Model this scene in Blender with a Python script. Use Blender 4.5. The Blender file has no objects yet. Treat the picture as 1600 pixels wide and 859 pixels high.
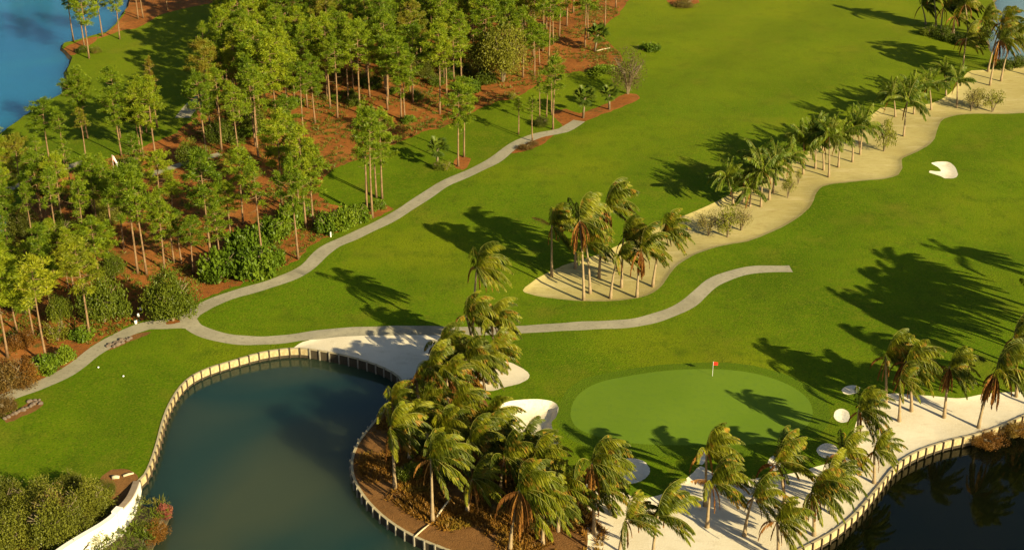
import bpy, math, random
import numpy as np
from mathutils import Vector, Matrix, geometry

R = math.radians
random.seed(7)
rng = np.random.default_rng(11)
scene = bpy.context.scene
C = scene.collection

# ------------------------------------------------------------------ camera
H, PITCH, F = 94.0, R(27.0), 2200.0
cam = bpy.data.cameras.new('camera'); cam_o = bpy.data.objects.new('camera', cam); C.objects.link(cam_o)
cam_o.location = (0, 0, H); cam_o.rotation_euler = (R(90) - PITCH, 0, 0)
cam.sensor_width = 36; cam.lens = 36 * F / 1600; cam.clip_start = 1; cam.clip_end = 6000
scene.camera = cam_o

# ------------------------------------------------------------------ world, sun, exposure
SUN_EL, SUN_AZ = R(25), R(135)          # azimuth clockwise from +Y
world = bpy.data.worlds.new('World'); scene.world = world; world.use_nodes = True
wt = world.node_tree; wt.nodes.clear()
sky = wt.nodes.new('ShaderNodeTexSky'); sky.sky_type = 'NISHITA'; sky.sun_disc = False
sky.sun_elevation = SUN_EL; sky.sun_rotation = SUN_AZ; sky.dust_density = 1.5; sky.air_density = 1.0
bg = wt.nodes.new('ShaderNodeBackground'); bg.inputs[1].default_value = 0.05
wo = wt.nodes.new('ShaderNodeOutputWorld')
wt.links.new(sky.outputs[0], bg.inputs[0]); wt.links.new(bg.outputs[0], wo.inputs[0])
sun = bpy.data.lights.new('sun', 'SUN'); sun.energy = 5.0; sun.angle = R(0.5); sun.color = (1.0, 0.85, 0.52)
sun_o = bpy.data.objects.new('sun', sun); C.objects.link(sun_o)
sd = Vector((math.sin(SUN_AZ) * math.cos(SUN_EL), math.cos(SUN_AZ) * math.cos(SUN_EL), math.sin(SUN_EL)))
sun_o.rotation_euler = sd.to_track_quat('Z', 'Y').to_euler()
scene.view_settings.view_transform = 'Standard'; scene.view_settings.look = 'None'
scene.view_settings.exposure = 1.1; scene.view_settings.gamma = 1.0
scene.cycles.max_bounces = 6; scene.cycles.transparent_max_bounces = 4

# ------------------------------------------------------------------ measuring helpers
ST, CT = math.sin(PITCH), math.cos(PITCH)
def at(x, y, z=0.0):
    """ground point (at height z) seen at photograph pixel x, y"""
    u, v = (x - 800) / F, (y - 429.5) / F
    t = (H - z) / (ST + v * CT)
    return np.array([u * t, (CT - v * ST) * t, z])
def height_for(Y, y):
    """height of a point at depth Y that is seen on pixel row y"""
    v = (y - 429.5) / F
    return H - Y * (ST + v * CT) / (CT - v * ST)
def x_for(Y, z, x):
    """X of a point at depth Y and height z seen on pixel column x"""
    return (x - 800) / F * (Y * CT + (H - z) * ST)

# ------------------------------------------------------------------ object helpers
def tag(o, label=None, cat=None, group=None, kind=None):
    if label: o['label'] = label
    if cat: o['category'] = cat
    if group: o['group'] = group
    if kind: o['kind'] = kind
    return o
def link(name, me, parent=None, loc=None, mat=None):
    o = bpy.data.objects.new(name, me); C.objects.link(o)
    if mat is not None and not me.materials: me.materials.append(mat)
    if parent is not None: o.parent = parent
    if loc is not None: o.location = loc
    return o
def empty(name, loc, rz=0.0):
    o = bpy.data.objects.new(name, None); C.objects.link(o); o.location = loc; o.rotation_euler = (0, 0, rz)
    o.empty_display_size = 0.3
    return o
def mesh(name, verts, faces, mat=None, smooth=False):
    me = bpy.data.meshes.new(name)
    me.from_pydata([tuple(map(float, v)) for v in verts], [], faces)
    if smooth: me.polygons.foreach_set('use_smooth', [True] * len(me.polygons))
    if mat is not None: me.materials.append(mat)
    me.update()
    return me
def poly_soup(name, V, mat):
    """V: (n, k, 3) separate k-gons"""
    n, k, _ = V.shape
    me = bpy.data.meshes.new(name)
    me.vertices.add(n * k); me.vertices.foreach_set('co', V.reshape(-1).astype(np.float32))
    me.loops.add(n * k); me.loops.foreach_set('vertex_index', np.arange(n * k, dtype=np.int32))
    me.polygons.add(n); me.polygons.foreach_set('loop_start', np.arange(0, n * k, k, dtype=np.int32))
    me.polygons.foreach_set('loop_total', np.full(n, k, dtype=np.int32))
    me.update(calc_edges=True); me.validate()
    if mat is not None: me.materials.append(mat)
    return me
class MB:
    """collects tubes and boxes into one mesh"""
    def __init__(s): s.v, s.f = [], []
    def tube(s, pts, rad, sides=7, cap=True):
        pts = [Vector(p) for p in pts]; b0 = len(s.v); n = len(pts)
        for i, p in enumerate(pts):
            t = (pts[min(i + 1, n - 1)] - pts[max(i - 1, 0)]).normalized()
            a = Vector((1, 0, 0)) if abs(t.x) < .8 else Vector((0, 1, 0))
            a = (a - t * a.dot(t)).normalized(); b = t.cross(a)
            r = rad[i] if hasattr(rad, '__len__') else rad
            for k in range(sides):
                q = 2 * math.pi * k / sides
                s.v.append(tuple(p + (a * math.cos(q) + b * math.sin(q)) * r))
        for i in range(n - 1):
            for k in range(sides):
                k2 = (k + 1) % sides
                s.f.append((b0 + i * sides + k, b0 + i * sides + k2, b0 + (i + 1) * sides + k2, b0 + (i + 1) * sides + k))
        if cap:
            s.f.append(tuple(b0 + k for k in range(sides))[::-1]); s.f.append(tuple(b0 + (n - 1) * sides + k for k in range(sides)))
    def box(s, c, d, ax=(1, 0, 0), ay=(0, 1, 0)):
        c, ax, ay = Vector(c), Vector(ax).normalized(), Vector(ay).normalized(); az = ax.cross(ay); b0 = len(s.v)
        for i in (-.5, .5):
            for j in (-.5, .5):
                for k in (-.5, .5): s.v.append(tuple(c + ax * d[0] * i + ay * d[1] * j + az * d[2] * k))
        for q in ((0, 1, 3, 2), (4, 6, 7, 5), (0, 4, 5, 1), (2, 3, 7, 6), (0, 2, 6, 4), (1, 5, 7, 3)): s.f.append(tuple(b0 + k for k in q))
    def mesh(s, name, mat=None, smooth=False): return mesh(name, s.v, s.f, mat, smooth)

# ------------------------------------------------------------------ materials
def mat_new(name):
    m = bpy.data.materials.new(name); m.use_nodes = True; t = m.node_tree; t.nodes.clear()
    return m, t, t.nodes, t.links
def noise_node(nt, vec, scale, detail=3, rough=.55, dist=0.0):
    n = nt.nodes.new('ShaderNodeTexNoise'); n.inputs['Scale'].default_value = scale
    n.inputs['Detail'].default_value = detail; n.inputs['Roughness'].default_value = rough; n.inputs['Distortion'].default_value = dist
    if vec is not None: nt.links.new(vec, n.inputs['Vector'])
    return n.outputs['Fac']
def ramp(nt, fac, stops):
    r = nt.nodes.new('ShaderNodeValToRGB'); e = r.color_ramp.elements
    while len(e) < len(stops): e.new(.5)
    for q, (p, c) in zip(e, stops): q.position = p; q.color = (*c, 1) if len(c) == 3 else c
    nt.links.new(fac, r.inputs[0]); return r.outputs[0]
def mixc(nt, fac, a, b, mode='MIX'):
    m = nt.nodes.new('ShaderNodeMix'); m.data_type = 'RGBA'; m.blend_type = mode
    for k, v in ((0, fac), (6, a), (7, b)):
        if isinstance(v, bpy.types.NodeSocket): nt.links.new(v, m.inputs[k])
        else: m.inputs[k].default_value = v if k == 0 else (*v, 1)
    return m.outputs[2]
def surf_mat(name, layers, rough=.9, bump=None, spec=.2, dry=None):  # dry: painted haze, a paler colour mixed in with distance
    """layers: first is a colour ramp on noise, the next ones mix over it: (scale, stops | colour, lo, hi, stretch)"""
    m, t, N, L = mat_new(name)
    tc = N.new('ShaderNodeTexCoord'); col = None
    for ly in layers:
        sc, stops = ly[0], ly[1]
        vec = tc.outputs['Object']
        if len(ly) > 4:
            mp = N.new('ShaderNodeMapping'); mp.inputs['Rotation'].default_value = (0, 0, ly[4][1]); mp.inputs['Scale'].default_value = ly[4][0]
            L.new(vec, mp.inputs[0]); vec = mp.outputs[0]
        n = noise_node(t, vec, sc, 4, .6)
        if col is None: col = ramp(t, n, stops)
        else:
            mk = ramp(t, n, [(ly[2], (0, 0, 0)), (ly[3], (1, 1, 1))])
            col = mixc(t, mk, col, stops)
    if dry:                                                        # aerial haze painted into the turf: paler with distance, broken up by noise
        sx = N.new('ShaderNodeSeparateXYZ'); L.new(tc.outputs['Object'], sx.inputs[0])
        mr = N.new('ShaderNodeMapRange'); mr.inputs[1].default_value = dry[1]; mr.inputs[2].default_value = dry[2]; L.new(sx.outputs[1], mr.inputs[0])  # dry[1], dry[2]: distances between which the painted haze comes in
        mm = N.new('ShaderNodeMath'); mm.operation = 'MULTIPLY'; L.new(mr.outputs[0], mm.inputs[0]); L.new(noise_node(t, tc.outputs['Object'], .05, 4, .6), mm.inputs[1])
        col = mixc(t, mm.outputs[0], col, dry[0])  # dry[0]: the paler haze colour
    b = N.new('ShaderNodeBsdfPrincipled'); b.inputs['Roughness'].default_value = rough; b.inputs['Specular IOR Level'].default_value = spec
    L.new(col, b.inputs['Base Color'])
    if bump:
        sc, st, di = bump
        n = noise_node(t, tc.outputs['Object'], sc, 4, .65)
        bp = N.new('ShaderNodeBump'); bp.inputs['Strength'].default_value = st; bp.inputs['Distance'].default_value = di
        L.new(n, bp.inputs['Height']); L.new(bp.outputs[0], b.inputs['Normal'])
    o = N.new('ShaderNodeOutputMaterial'); L.new(b.outputs[0], o.inputs[0])
    return m
def leaf_mat(name, dark, mid, light, trans=.35, scale=.9, per_obj=.25, accent=None):
    """leaves: diffuse + translucent, tone varied by clump noise and by object"""
    m, t, N, L = mat_new(name)
    tc = N.new('ShaderNodeTexCoord'); oi = N.new('ShaderNodeObjectInfo')
    add = N.new('ShaderNodeVectorMath'); add.operation = 'ADD'
    L.new(tc.outputs['Object'], add.inputs[0]); L.new(oi.outputs['Location'], add.inputs[1])
    n = noise_node(t, add.outputs[0], scale, 3, .6)
    mr = N.new('ShaderNodeMath'); mr.operation = 'MULTIPLY_ADD'; mr.inputs[1].default_value = per_obj; mr.inputs[2].default_value = -per_obj / 2
    L.new(oi.outputs['Random'], mr.inputs[0])
    sm = N.new('ShaderNodeMath'); sm.operation = 'ADD'; L.new(n, sm.inputs[0]); L.new(mr.outputs[0], sm.inputs[1])
    col = ramp(t, sm.outputs[0], [(.3, dark), (.5, mid), (.7, light)])
    if accent:
        n2 = noise_node(t, add.outputs[0], accent[1], 2, .5)
        mk = ramp(t, n2, [(accent[2], (0, 0, 0)), (accent[2] + .06, (1, 1, 1))])
        col = mixc(t, mk, col, accent[0])
    d = N.new('ShaderNodeBsdfDiffuse'); tr = N.new('ShaderNodeBsdfTranslucent'); mx = N.new('ShaderNodeMixShader'); mx.inputs[0].default_value = trans
    L.new(col, d.inputs[0]); L.new(col, tr.inputs[0]); L.new(d.outputs[0], mx.inputs[1]); L.new(tr.outputs[0], mx.inputs[2])
    gl = N.new('ShaderNodeBsdfGlossy'); gl.inputs['Roughness'].default_value = .45; gl.inputs[0].default_value = (1, 1, .9, 1)
    m2 = N.new('ShaderNodeMixShader'); m2.inputs[0].default_value = .012
    L.new(mx.outputs[0], m2.inputs[1]); L.new(gl.outputs[0], m2.inputs[2])
    o = N.new('ShaderNodeOutputMaterial'); L.new(m2.outputs[0], o.inputs[0])
    return m
def water_mat(name, base, alt, bump_scale, bump_st, rough=.06):
    m, t, N, L = mat_new(name)
    tc = N.new('ShaderNodeTexCoord')
    n = noise_node(t, tc.outputs['Object'], .03, 3, .55, .6)
    col = ramp(t, n, [(.38, base), (.62, alt)])
    b = N.new('ShaderNodeBsdfPrincipled'); b.inputs['Roughness'].default_value = rough; b.inputs['IOR'].default_value = 1.33
    L.new(col, b.inputs['Base Color'])
    b.subsurface_method = 'BURLEY'; b.inputs['Subsurface Weight'].default_value = 1.0; b.inputs['Subsurface Radius'].default_value = (1, 1, 1); b.inputs['Subsurface Scale'].default_value = 11.0
    n2 = noise_node(t, tc.outputs['Object'], bump_scale, 4, .6)
    bp = N.new('ShaderNodeBump'); bp.inputs['Strength'].default_value = bump_st; bp.inputs['Distance'].default_value = .1
    L.new(n2, bp.inputs['Height']); L.new(bp.outputs[0], b.inputs['Normal'])
    o = N.new('ShaderNodeOutputMaterial'); L.new(b.outputs[0], o.inputs[0])
    return m
M = {}
M['grass'] = surf_mat('grass', [
    (.035, [(.34, (.058, .108, .001)), (.5, (.090, .147, .002)), (.66, (.134, .170, .003))]),
    (.022, (.078, .142, .002), .50, .66),
    (.09, (.140, .138, .010), .56, .80),
    (.30, (.060, .098, .003), .50, .78),
    (.9, (.125, .140, .008), .54, .84),
    (3.2, (.160, .178, .008), .50, .80),
    (4.6, (.036, .058, .001), .50, .76)], .95, (5.0, .8, .15), .06, dry=((.165, .185, .006), 215, 330))  # dry here is painted haze that pales the far fairway
M['rough'] = surf_mat('apron_grass', [
    (.06, [(.35, (.068, .118, .002)), (.65, (.086, .138, .003))]),
    (2.0, (.095, .125, .008), .52, .8), (4.6, (.034, .062, .003), .52, .78)], .95, (5.0, .8, .15), .1)
M['green'] = surf_mat('putting_green', [
    (.09, [(.35, (.096, .164, .007)), (.65, (.110, .176, .009))]),
    (1.2, (.088, .150, .012), .5, .8), (7.0, (.125, .185, .022), .55, .8)], .9, (9.0, .25, .03), .15)
M['path'] = surf_mat('path_concrete', [
    (.25, [(.3, (.25, .225, .15)), (.7, (.33, .295, .20))]),
    (.11, (.22, .195, .125), .50, .68), (1.8, (.19, .17, .115), .52, .75), (9, (.38, .34, .24), .55, .8)], .9, (12, .3, .02))
M['sand'] = surf_mat('waste_sand', [
    (.07, [(.32, (.33, .27, .09)), (.68, (.42, .355, .14))]),
    (.5, (.47, .39, .18), .52, .75, ((.2, 1, 1), R(38))),
    (3.0, (.28, .21, .07), .5, .82, ((.25, 1, 1), R(42))), (7.0, (.50, .42, .22), .55, .85)], .95, (6, .5, .06), .1)
M['white_sand'] = surf_mat('white_sand', [
    (.12, [(.32, (.55, .47, .32)), (.68, (.66, .59, .44))]),
    (1.2, (.50, .42, .28), .52, .85, ((.4, 1, 1), R(30))), (7.0, (.70, .63, .49), .5, .8)], .95, (5, .5, .06), .1)
M['bunker'] = surf_mat('bunker_sand', [
    (.25, [(.35, (.66, .57, .40)), (.65, (.76, .70, .55))]),
    (2.2, (.56, .47, .31), .52, .8)], .95, (4, .6, .08), .1)
M['straw'] = surf_mat('pine_straw', [
    (.14, [(.3, (.17, .060, .012)), (.5, (.25, .085, .016)), (.7, (.32, .125, .028))]),
    (.35, (.085, .075, .012), .58, .70),
    (1.5, (.10, .042, .014), .5, .8), (5.0, (.30, .15, .05), .55, .85), (.8, (.34, .27, .15), .70, .78)], .95, (6, .9, .12), .1)
M['mulch'] = surf_mat('brown_mulch', [
    (.2, [(.3, (.13, .060, .018)), (.7, (.21, .10, .03))]),
    (1.5, (.09, .045, .015), .5, .8), (6.0, (.26, .14, .05), .55, .85)], .95, (6, .9, .12), .1)
M['mud'] = surf_mat('bank_mud', [(.5, [(.3, (.06, .045, .02)), (.7, (.13, .10, .05))]), (3, (.04, .04, .015), .5, .8)], .9, (3, .8, .2))
M['pine_bark'] = surf_mat('pine_bark', [
    (1.2, [(.3, (.15, .090, .045)), (.7, (.30, .19, .095))]), (7, (.08, .05, .03), .52, .75)], .95, (9, .8, .06), .1)
M['palm_bark'] = surf_mat('palm_bark', [
    (1.0, [(.3, (.24, .17, .09)), (.7, (.36, .27, .15))]), (3, (.16, .11, .06), .5, .75, ((.3, .3, 3), 0))], .95, (6, .6, .06), .1)
M['wood_bark'] = surf_mat('grey_bark', [(1.5, [(.3, (.12, .09, .05)), (.7, (.24, .19, .11))])], .95, (8, .8, .05), .1)
M['pine'] = leaf_mat('pine_needles', (.085, .140, .006), (.170, .235, .009), (.270, .310, .012), .36, .9, .30)
M['pine_yellow'] = leaf_mat('pine_needles_yellow', (.15, .18, .010), (.25, .275, .012), (.35, .355, .015), .35, .55, .2)
M['pine_brown'] = leaf_mat('pine_needles_brown', (.17, .10, .012), (.20, .17, .014), (.17, .20, .012), .3, .5, .25)
M['palm'] = leaf_mat('palm_leaf', (.070, .090, .005), (.135, .160, .007), (.235, .235, .010), .38, .6, .6, ((.34, .20, .022), .9, .60))
M['rib'] = surf_mat('palm_rib', [(1, [(.3, (.15, .16, .02)), (.7, (.24, .22, .04))])], .6)
M['queen'] = leaf_mat('queen_palm_leaf', (.065, .105, .006), (.115, .165, .008), (.180, .215, .011), .38, .7, .4, ((.24, .20, .02), .8, .66))
M['sabal'] = leaf_mat('fan_palm_leaf', (.05, .085, .008), (.085, .130, .012), (.13, .16, .016), .3, .8, .3)
M['dead'] = leaf_mat('dead_palm_leaf', (.14, .055, .012), (.26, .105, .020), (.38, .18, .04), .25, .8, .6)
M['broad'] = leaf_mat('broad_leaf', (.050, .075, .006), (.085, .115, .008), (.125, .150, .010), .3, .7, .25)
M['broad_big'] = leaf_mat('large_green_leaf', (.060, .105, .006), (.105, .165, .009), (.16, .215, .012), .3, .9, .25)
M['olive'] = leaf_mat('olive_leaf', (.075, .085, .010), (.135, .145, .014), (.19, .19, .018), .3, .45, .25, ((.20, .13, .035), .5, .64))
M['brownleaf'] = leaf_mat('brown_leaf', (.09, .055, .014), (.16, .095, .022), (.15, .12, .025), .3, .6, .25)
M['rust'] = leaf_mat('rust_needles', (.13, .055, .010), (.21, .095, .014), (.20, .13, .02), .3, .5, .2)
M['pink'] = leaf_mat('pink_flowers', (.24, .065, .04), (.30, .085, .06), (.26, .12, .04), .3, .6, .1)
M['twig'] = leaf_mat('sparse_twig_leaf', (.13, .105, .025), (.20, .165, .04), (.25, .22, .05), .25, .8, .3)
M['bare'] = leaf_mat('bare_twigs', (.075, .052, .020), (.125, .090, .035), (.17, .13, .05), .2, .9, .1)
M['fern'] = leaf_mat('brown_fern', (.14, .070, .010), (.26, .125, .018), (.19, .145, .014), .3, .22, .1)
M['lime'] = leaf_mat('yellow_green_leaf', (.14, .155, .012), (.21, .215, .016), (.28, .26, .025), .35, .7, .2)
M['weed'] = leaf_mat('undergrowth_leaf', (.06, .085, .008), (.11, .145, .010), (.16, .12, .02), .3, .12, .1)
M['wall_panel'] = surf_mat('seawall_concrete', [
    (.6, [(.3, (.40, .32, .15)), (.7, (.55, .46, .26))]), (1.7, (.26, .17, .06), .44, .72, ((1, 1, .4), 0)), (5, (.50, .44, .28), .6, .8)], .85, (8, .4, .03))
M['dark_panel'] = surf_mat('seawall_dark_panel', [  # dark tone; paints in the shade on the pondside stretch
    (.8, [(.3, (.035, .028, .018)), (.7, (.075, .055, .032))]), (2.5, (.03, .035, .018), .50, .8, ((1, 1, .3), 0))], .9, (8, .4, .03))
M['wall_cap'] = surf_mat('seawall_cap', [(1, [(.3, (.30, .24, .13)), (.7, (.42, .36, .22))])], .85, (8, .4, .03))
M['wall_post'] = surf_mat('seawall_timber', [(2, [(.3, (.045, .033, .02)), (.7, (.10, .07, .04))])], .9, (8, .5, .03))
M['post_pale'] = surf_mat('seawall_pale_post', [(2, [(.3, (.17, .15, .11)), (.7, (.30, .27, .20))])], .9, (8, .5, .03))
M['stucco'] = surf_mat('white_stucco', [(.8, [(.3, (.74, .69, .56)), (.7, (.82, .79, .70))]), (3, (.62, .55, .40), .62, .85)], .8, (10, .3, .02))
M['coping'] = surf_mat('brown_coping', [(1.5, [(.3, (.28, .20, .12)), (.7, (.38, .29, .19))])], .85, (8, .4, .03))
M['ink'] = surf_mat('dark_iron', [(3, [(.3, (.03, .028, .02)), (.7, (.06, .05, .04))])], .6)
M['rock'] = surf_mat('rock', [(2, [(.3, (.10, .07, .05)), (.7, (.22, .17, .12))]), (5, (.10, .07, .05), .5, .75)], .9, (6, .8, .08))
M['white'] = surf_mat('white_paint', [(2, [(.3, (.76, .75, .70)), (.7, (.82, .81, .77))])], .5)
M['red'] = surf_mat('red_cloth', [(3, [(.3, (.60, .020, .010)), (.7, (.72, .035, .015))])], .8)
M['pinkred'] = surf_mat('faded_red_cloth', [(3, [(.3, (.45, .10, .07)), (.7, (.6, .2, .14))])], .8)
M['navy'] = surf_mat('navy_cloth', [(3, [(.3, (.03, .03, .07)), (.7, (.05, .05, .10))])], .8)
M['dkgreen'] = surf_mat('dark_green_paint', [(3, [(.3, (.012, .035, .015)), (.7, (.02, .05, .02))])], .6)
M['log'] = surf_mat('bleached_log', [(2, [(.3, (.42, .34, .2)), (.7, (.6, .5, .32))])], .9)
M['pond'] = water_mat('pond_water', (.012, .034, .027), (.038, .050, .026), .5, .10)  # teal and olive tones stand in for reflected cloud
M['canal'] = water_mat('canal_water', (.0015, .003, .001), (.003, .004, .0015), .5, .08, .04)
M['lake'] = water_mat('lake_water', (.010, .112, .240), (.014, .140, .240), .8, .35, .14)  # reflected sky blue is put into the base colour
M['far_lake'] = water_mat('far_lake_water', (.12, .20, .22), (.16, .23, .24), .8, .25, .15)

# ------------------------------------------------------------------ ground plan (pixel outlines on the photograph, laid on the ground)
def smooth(pts, closed=True, step=6):
    P = np.array(pts, float); n = len(P); out = []
    for i in range(n if closed else n - 1):
        if closed: p0, p1, p2, p3 = P[(i - 1) % n], P[i], P[(i + 1) % n], P[(i + 2) % n]
        else: p0, p1, p2, p3 = P[max(i - 1, 0)], P[i], P[i + 1], P[min(i + 2, n - 1)]
        k = max(1, int(np.linalg.norm(p2 - p1) / step))
        for q in range(k):
            t = q / k
            out.append(.5 * ((2 * p1) + (p2 - p0) * t + (2 * p0 - 5 * p1 + 4 * p2 - p3) * t * t + (3 * p1 - p0 - 3 * p2 + p3) * t ** 3))
    if not closed: out.append(P[-1])
    return np.array(out)
def ground_poly(pts, jitter=0.0, sm=True, step=6):
    S = smooth(pts, True, step) if sm else np.array(pts, float)
    G = np.array([at(*p)[:2] for p in S])
    if jitter: G = G + rng.normal(0, jitter, G.shape)
    return G
def ribbon(pts, w, z=0.0):
    S = np.array([at(*p)[:2] for p in smooth(pts, False, 8)])
    T = np.gradient(S, axis=0); T /= np.linalg.norm(T, axis=1)[:, None]; Nn = np.stack([-T[:, 1], T[:, 0]], 1)
    ww = w / 2 * (1 + .04 * np.sin(np.arange(len(S)) * .9))[:, None]
    return np.concatenate([S + Nn * ww, (S - Nn * ww)[::-1]])

POND_WALL = [(216, 752), (226, 742), (236, 722), (246, 692), (254, 660), (264, 632), (280, 605), (300, 587), (330, 573), (365, 562), (400, 553), (435, 547),
             (470, 545), (505, 550), (540, 557), (575, 566), (605, 577), (625, 590), (632, 606)]
POINT_WALL = [(632, 606), (622, 618), (600, 640), (578, 668), (560, 692), (551, 716), (552, 742), (566, 770), (590, 797), (620, 820), (655, 840), (695, 857), (740, 876), (800, 905)]
CANAL_WALL = [(1130, 915), (1200, 880), (1250, 858), (1300, 831), (1340, 797), (1372, 760), (1398, 728), (1430, 707), (1475, 690), (1530, 678), (1570, 663), (1605, 648), (1680, 622), (1800, 600)]
WHITE_WALL = [(50, 915), (100, 878), (128, 860), (160, 841), (181, 825), (197, 806), (207, 788), (213, 768), (216, 752)]
RED_BANK = [(216, 786), (232, 792), (252, 790), (266, 797), (262, 815), (248, 838), (236, 862), (226, 890), (215, 940), (60, 960), (40, 940)]

def wall_line(pts): return np.array([at(*p)[:2] for p in smooth(pts, False, 5)])
pond_line = wall_line(POND_WALL); point_line = wall_line(POINT_WALL); canal_line = wall_line(CANAL_WALL); white_line = wall_line(WHITE_WALL)
pond_poly = np.concatenate([white_line, pond_line[1:], point_line[1:], np.array([at(800, 1000)[:2], at(40, 1000)[:2]])])
canal_poly = np.concatenate([canal_line, np.array([at(1950, 640)[:2], at(1950, 1050)[:2], at(1130, 1050)[:2]])])
lake_poly = ground_poly([(0, 210), (22, 194), (48, 174), (85, 152), (99, 141), (104, 122), (109, 97), (112, 89), (98, 74), (100, 67), (122, 62), (150, 54),
                         (172, 47), (192, 22), (205, -10), (190, -60), (120, -90), (40, -75), (-60, -70), (-200, -60), (-420, 60), (-420, 300), (-260, 420), (-60, 380),
                         (4, 362), (14, 345), (2, 326), (-30, 318), (-62, 295), (-45, 245)], .12)
far_lake_poly = ground_poly([(1549, -60), (1552, 0), (1556, 15), (1546, 40), (1540, 62), (1550, 84), (1566, 96), (1610, 96), (1680, 88), (1800, 70), (1900, 0), (1850, -90), (1650, -110)], .12)
WATER = [pond_poly, canal_poly, lake_poly, far_lake_poly]

path_main = [(905, 188), (880, 203), (866, 206), (840, 210), (815, 220), (795, 232), (770, 252), (745, 265), (715, 278), (690, 290), (660, 309), (630, 329), (590, 351), (552, 369),
             (522, 382), (502, 397), (482, 417), (455, 433), (420, 446), (370, 459), (330, 474), (300, 489), (265, 503), (230, 508), (192, 521), (152, 546), (122, 570), (95, 587), (60, 603), (20, 618), (-40, 640)]
path_loop = [(330, 474), (302, 490), (294, 500), (303, 511), (325, 521), (360, 529), (400, 532), (440, 530), (480, 525), (540, 520), (600, 517), (660, 516), (720, 515), (800, 514), (870, 510), (960, 507),
             (1010, 500), (1050, 488), (1076, 474), (1095, 458), (1116, 441), (1146, 428), (1182, 421), (1236, 419)]
PATHS = [ribbon(path_main, 2.5), ribbon(path_loop, 2.3),
         ground_poly([(225, 513), (250, 508), (285, 497), (300, 488), (312, 505), (322, 521), (290, 513), (255, 514)]),
         ribbon([(-60, 335), (0, 302), (50, 281), (100, 264), (132, 253)], 1.6),
         ribbon([(322, 148), (308, 158), (296, 170), (285, 184)], 3.0),
         ribbon([(230, 276), (250, 268), (300, 252), (345, 240)], 2.0)]
ISLAND = ground_poly([(258, 503), (268, 498), (280, 497), (280, 503), (270, 506), (260, 506)], .08)
WASTE = ground_poly([(817, 452), (828, 442), (845, 430), (880, 414), (930, 398), (985, 374), (1010, 362), (1035, 350), (1070, 334), (1105, 320), (1150, 297), (1200, 272), (1250, 243), (1290, 223), (1330, 200),
    (1368, 174), (1376, 168), (1390, 168), (1400, 172), (1430, 166), (1464, 160), (1490, 140), (1512, 113), (1532, 110), (1575, 107), (1610, 102), (1720, 92), (1760, 130), (1700, 172), (1600, 177), (1520, 179), (1485, 183),
    (1470, 191), (1464, 205), (1461, 216), (1448, 229), (1425, 240), (1409, 249), (1410, 262), (1404, 272), (1380, 280), (1340, 284), (1295, 290), (1279, 298), (1272, 313), (1264, 326), (1250, 338),
    (1225, 353), (1200, 365), (1170, 376), (1140, 382), (1110, 390), (1082, 400), (1060, 415), (1046, 430), (1036, 445), (1021, 458), (1000, 466), (960, 470), (910, 469), (870, 465), (835, 459)], .03)
z8 = lambda L: [(1200 + a / 4, 215 + b / 4) for a, b in L]
BUNK = [
    ('fairway_bunker', ground_poly(z8([(1020, 156), (1060, 147), (1125, 150), (1165, 178), (1184, 215), (1184, 240), (1160, 256), (1100, 256), (1085, 246), (1060, 236), (1005, 217), (1012, 206), (1050, 210), (1082, 208), (1066, 184), (1040, 168)]), .02, True, 3), .16),
    ('kidney_bunker', ground_poly([(780, 640), (785, 632), (800, 627), (840, 624), (864, 627), (872, 636), (870, 650), (862, 660), (864, 674), (873, 690), (868, 697), (845, 698), (825, 692), (805, 680), (785, 662)], .02, True, 4), .9),
    ('sand_strip', ground_poly([(752, 566), (770, 563), (788, 564), (806, 570), (824, 581), (827, 590), (812, 600), (790, 606), (768, 612), (748, 606), (744, 585)], .02, True, 4), .12),
    ('shaded_bunker', ground_poly([(962, 735), (968, 722), (982, 717), (1000, 718), (1012, 726), (1016, 736), (1008, 747), (992, 755), (972, 754)], .02, True, 4), .3),
    ('small_bunker', ground_poly([(1090, 704), (1096, 700), (1102, 705), (1102, 718), (1097, 724), (1090, 720)], .01, True, 3), .14),
    ('small_bunker', ground_poly([(1315, 608), (1322, 602), (1334, 601), (1344, 605), (1340, 612), (1328, 615), (1318, 613)], .01, True, 3), .16),
    ('small_bunker', ground_poly([(1303, 650), (1306, 641), (1316, 638), (1326, 644), (1327, 656), (1318, 660), (1308, 657)], .01, True, 3), .16),
    ('small_bunker', ground_poly([(1276, 703), (1282, 694), (1293, 691), (1306, 696), (1310, 707), (1300, 714), (1285, 714)], .01, True, 3), .16),
    ('small_bunker', ground_poly([(1200, 722), (1204, 712), (1212, 709), (1220, 716), (1219, 728), (1210, 733)], .01, True, 3), .14)]
LAKESIDE_SAND = ground_poly([(457, 546), (468, 537), (490, 529), (520, 521), (560, 516), (640, 514), (690, 518), (690, 545), (672, 575), (650, 600), (634, 607), (626, 590), (606, 576), (575, 565), (540, 556), (505, 549), (470, 544)], .03)
SHORE_SAND = np.concatenate([canal_line[::-1], ground_poly([(900, 900), (918, 850), (912, 800), (898, 768), (905, 757), (922, 758), (945, 764), (975, 770), (990, 776), (1007, 777), (1025, 774), (1040, 769), (1056, 769), (1061, 756),
    (1070, 747), (1084, 735), (1094, 724), (1110, 732), (1130, 745), (1165, 748), (1200, 742), (1235, 735), (1270, 728), (1308, 712), (1328, 690), (1336, 660), (1352, 636), (1385, 617), (1420, 618), (1460, 620), (1500, 622), (1542, 615), (1600, 611), (1800, 598)], .02)[:]])
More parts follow.
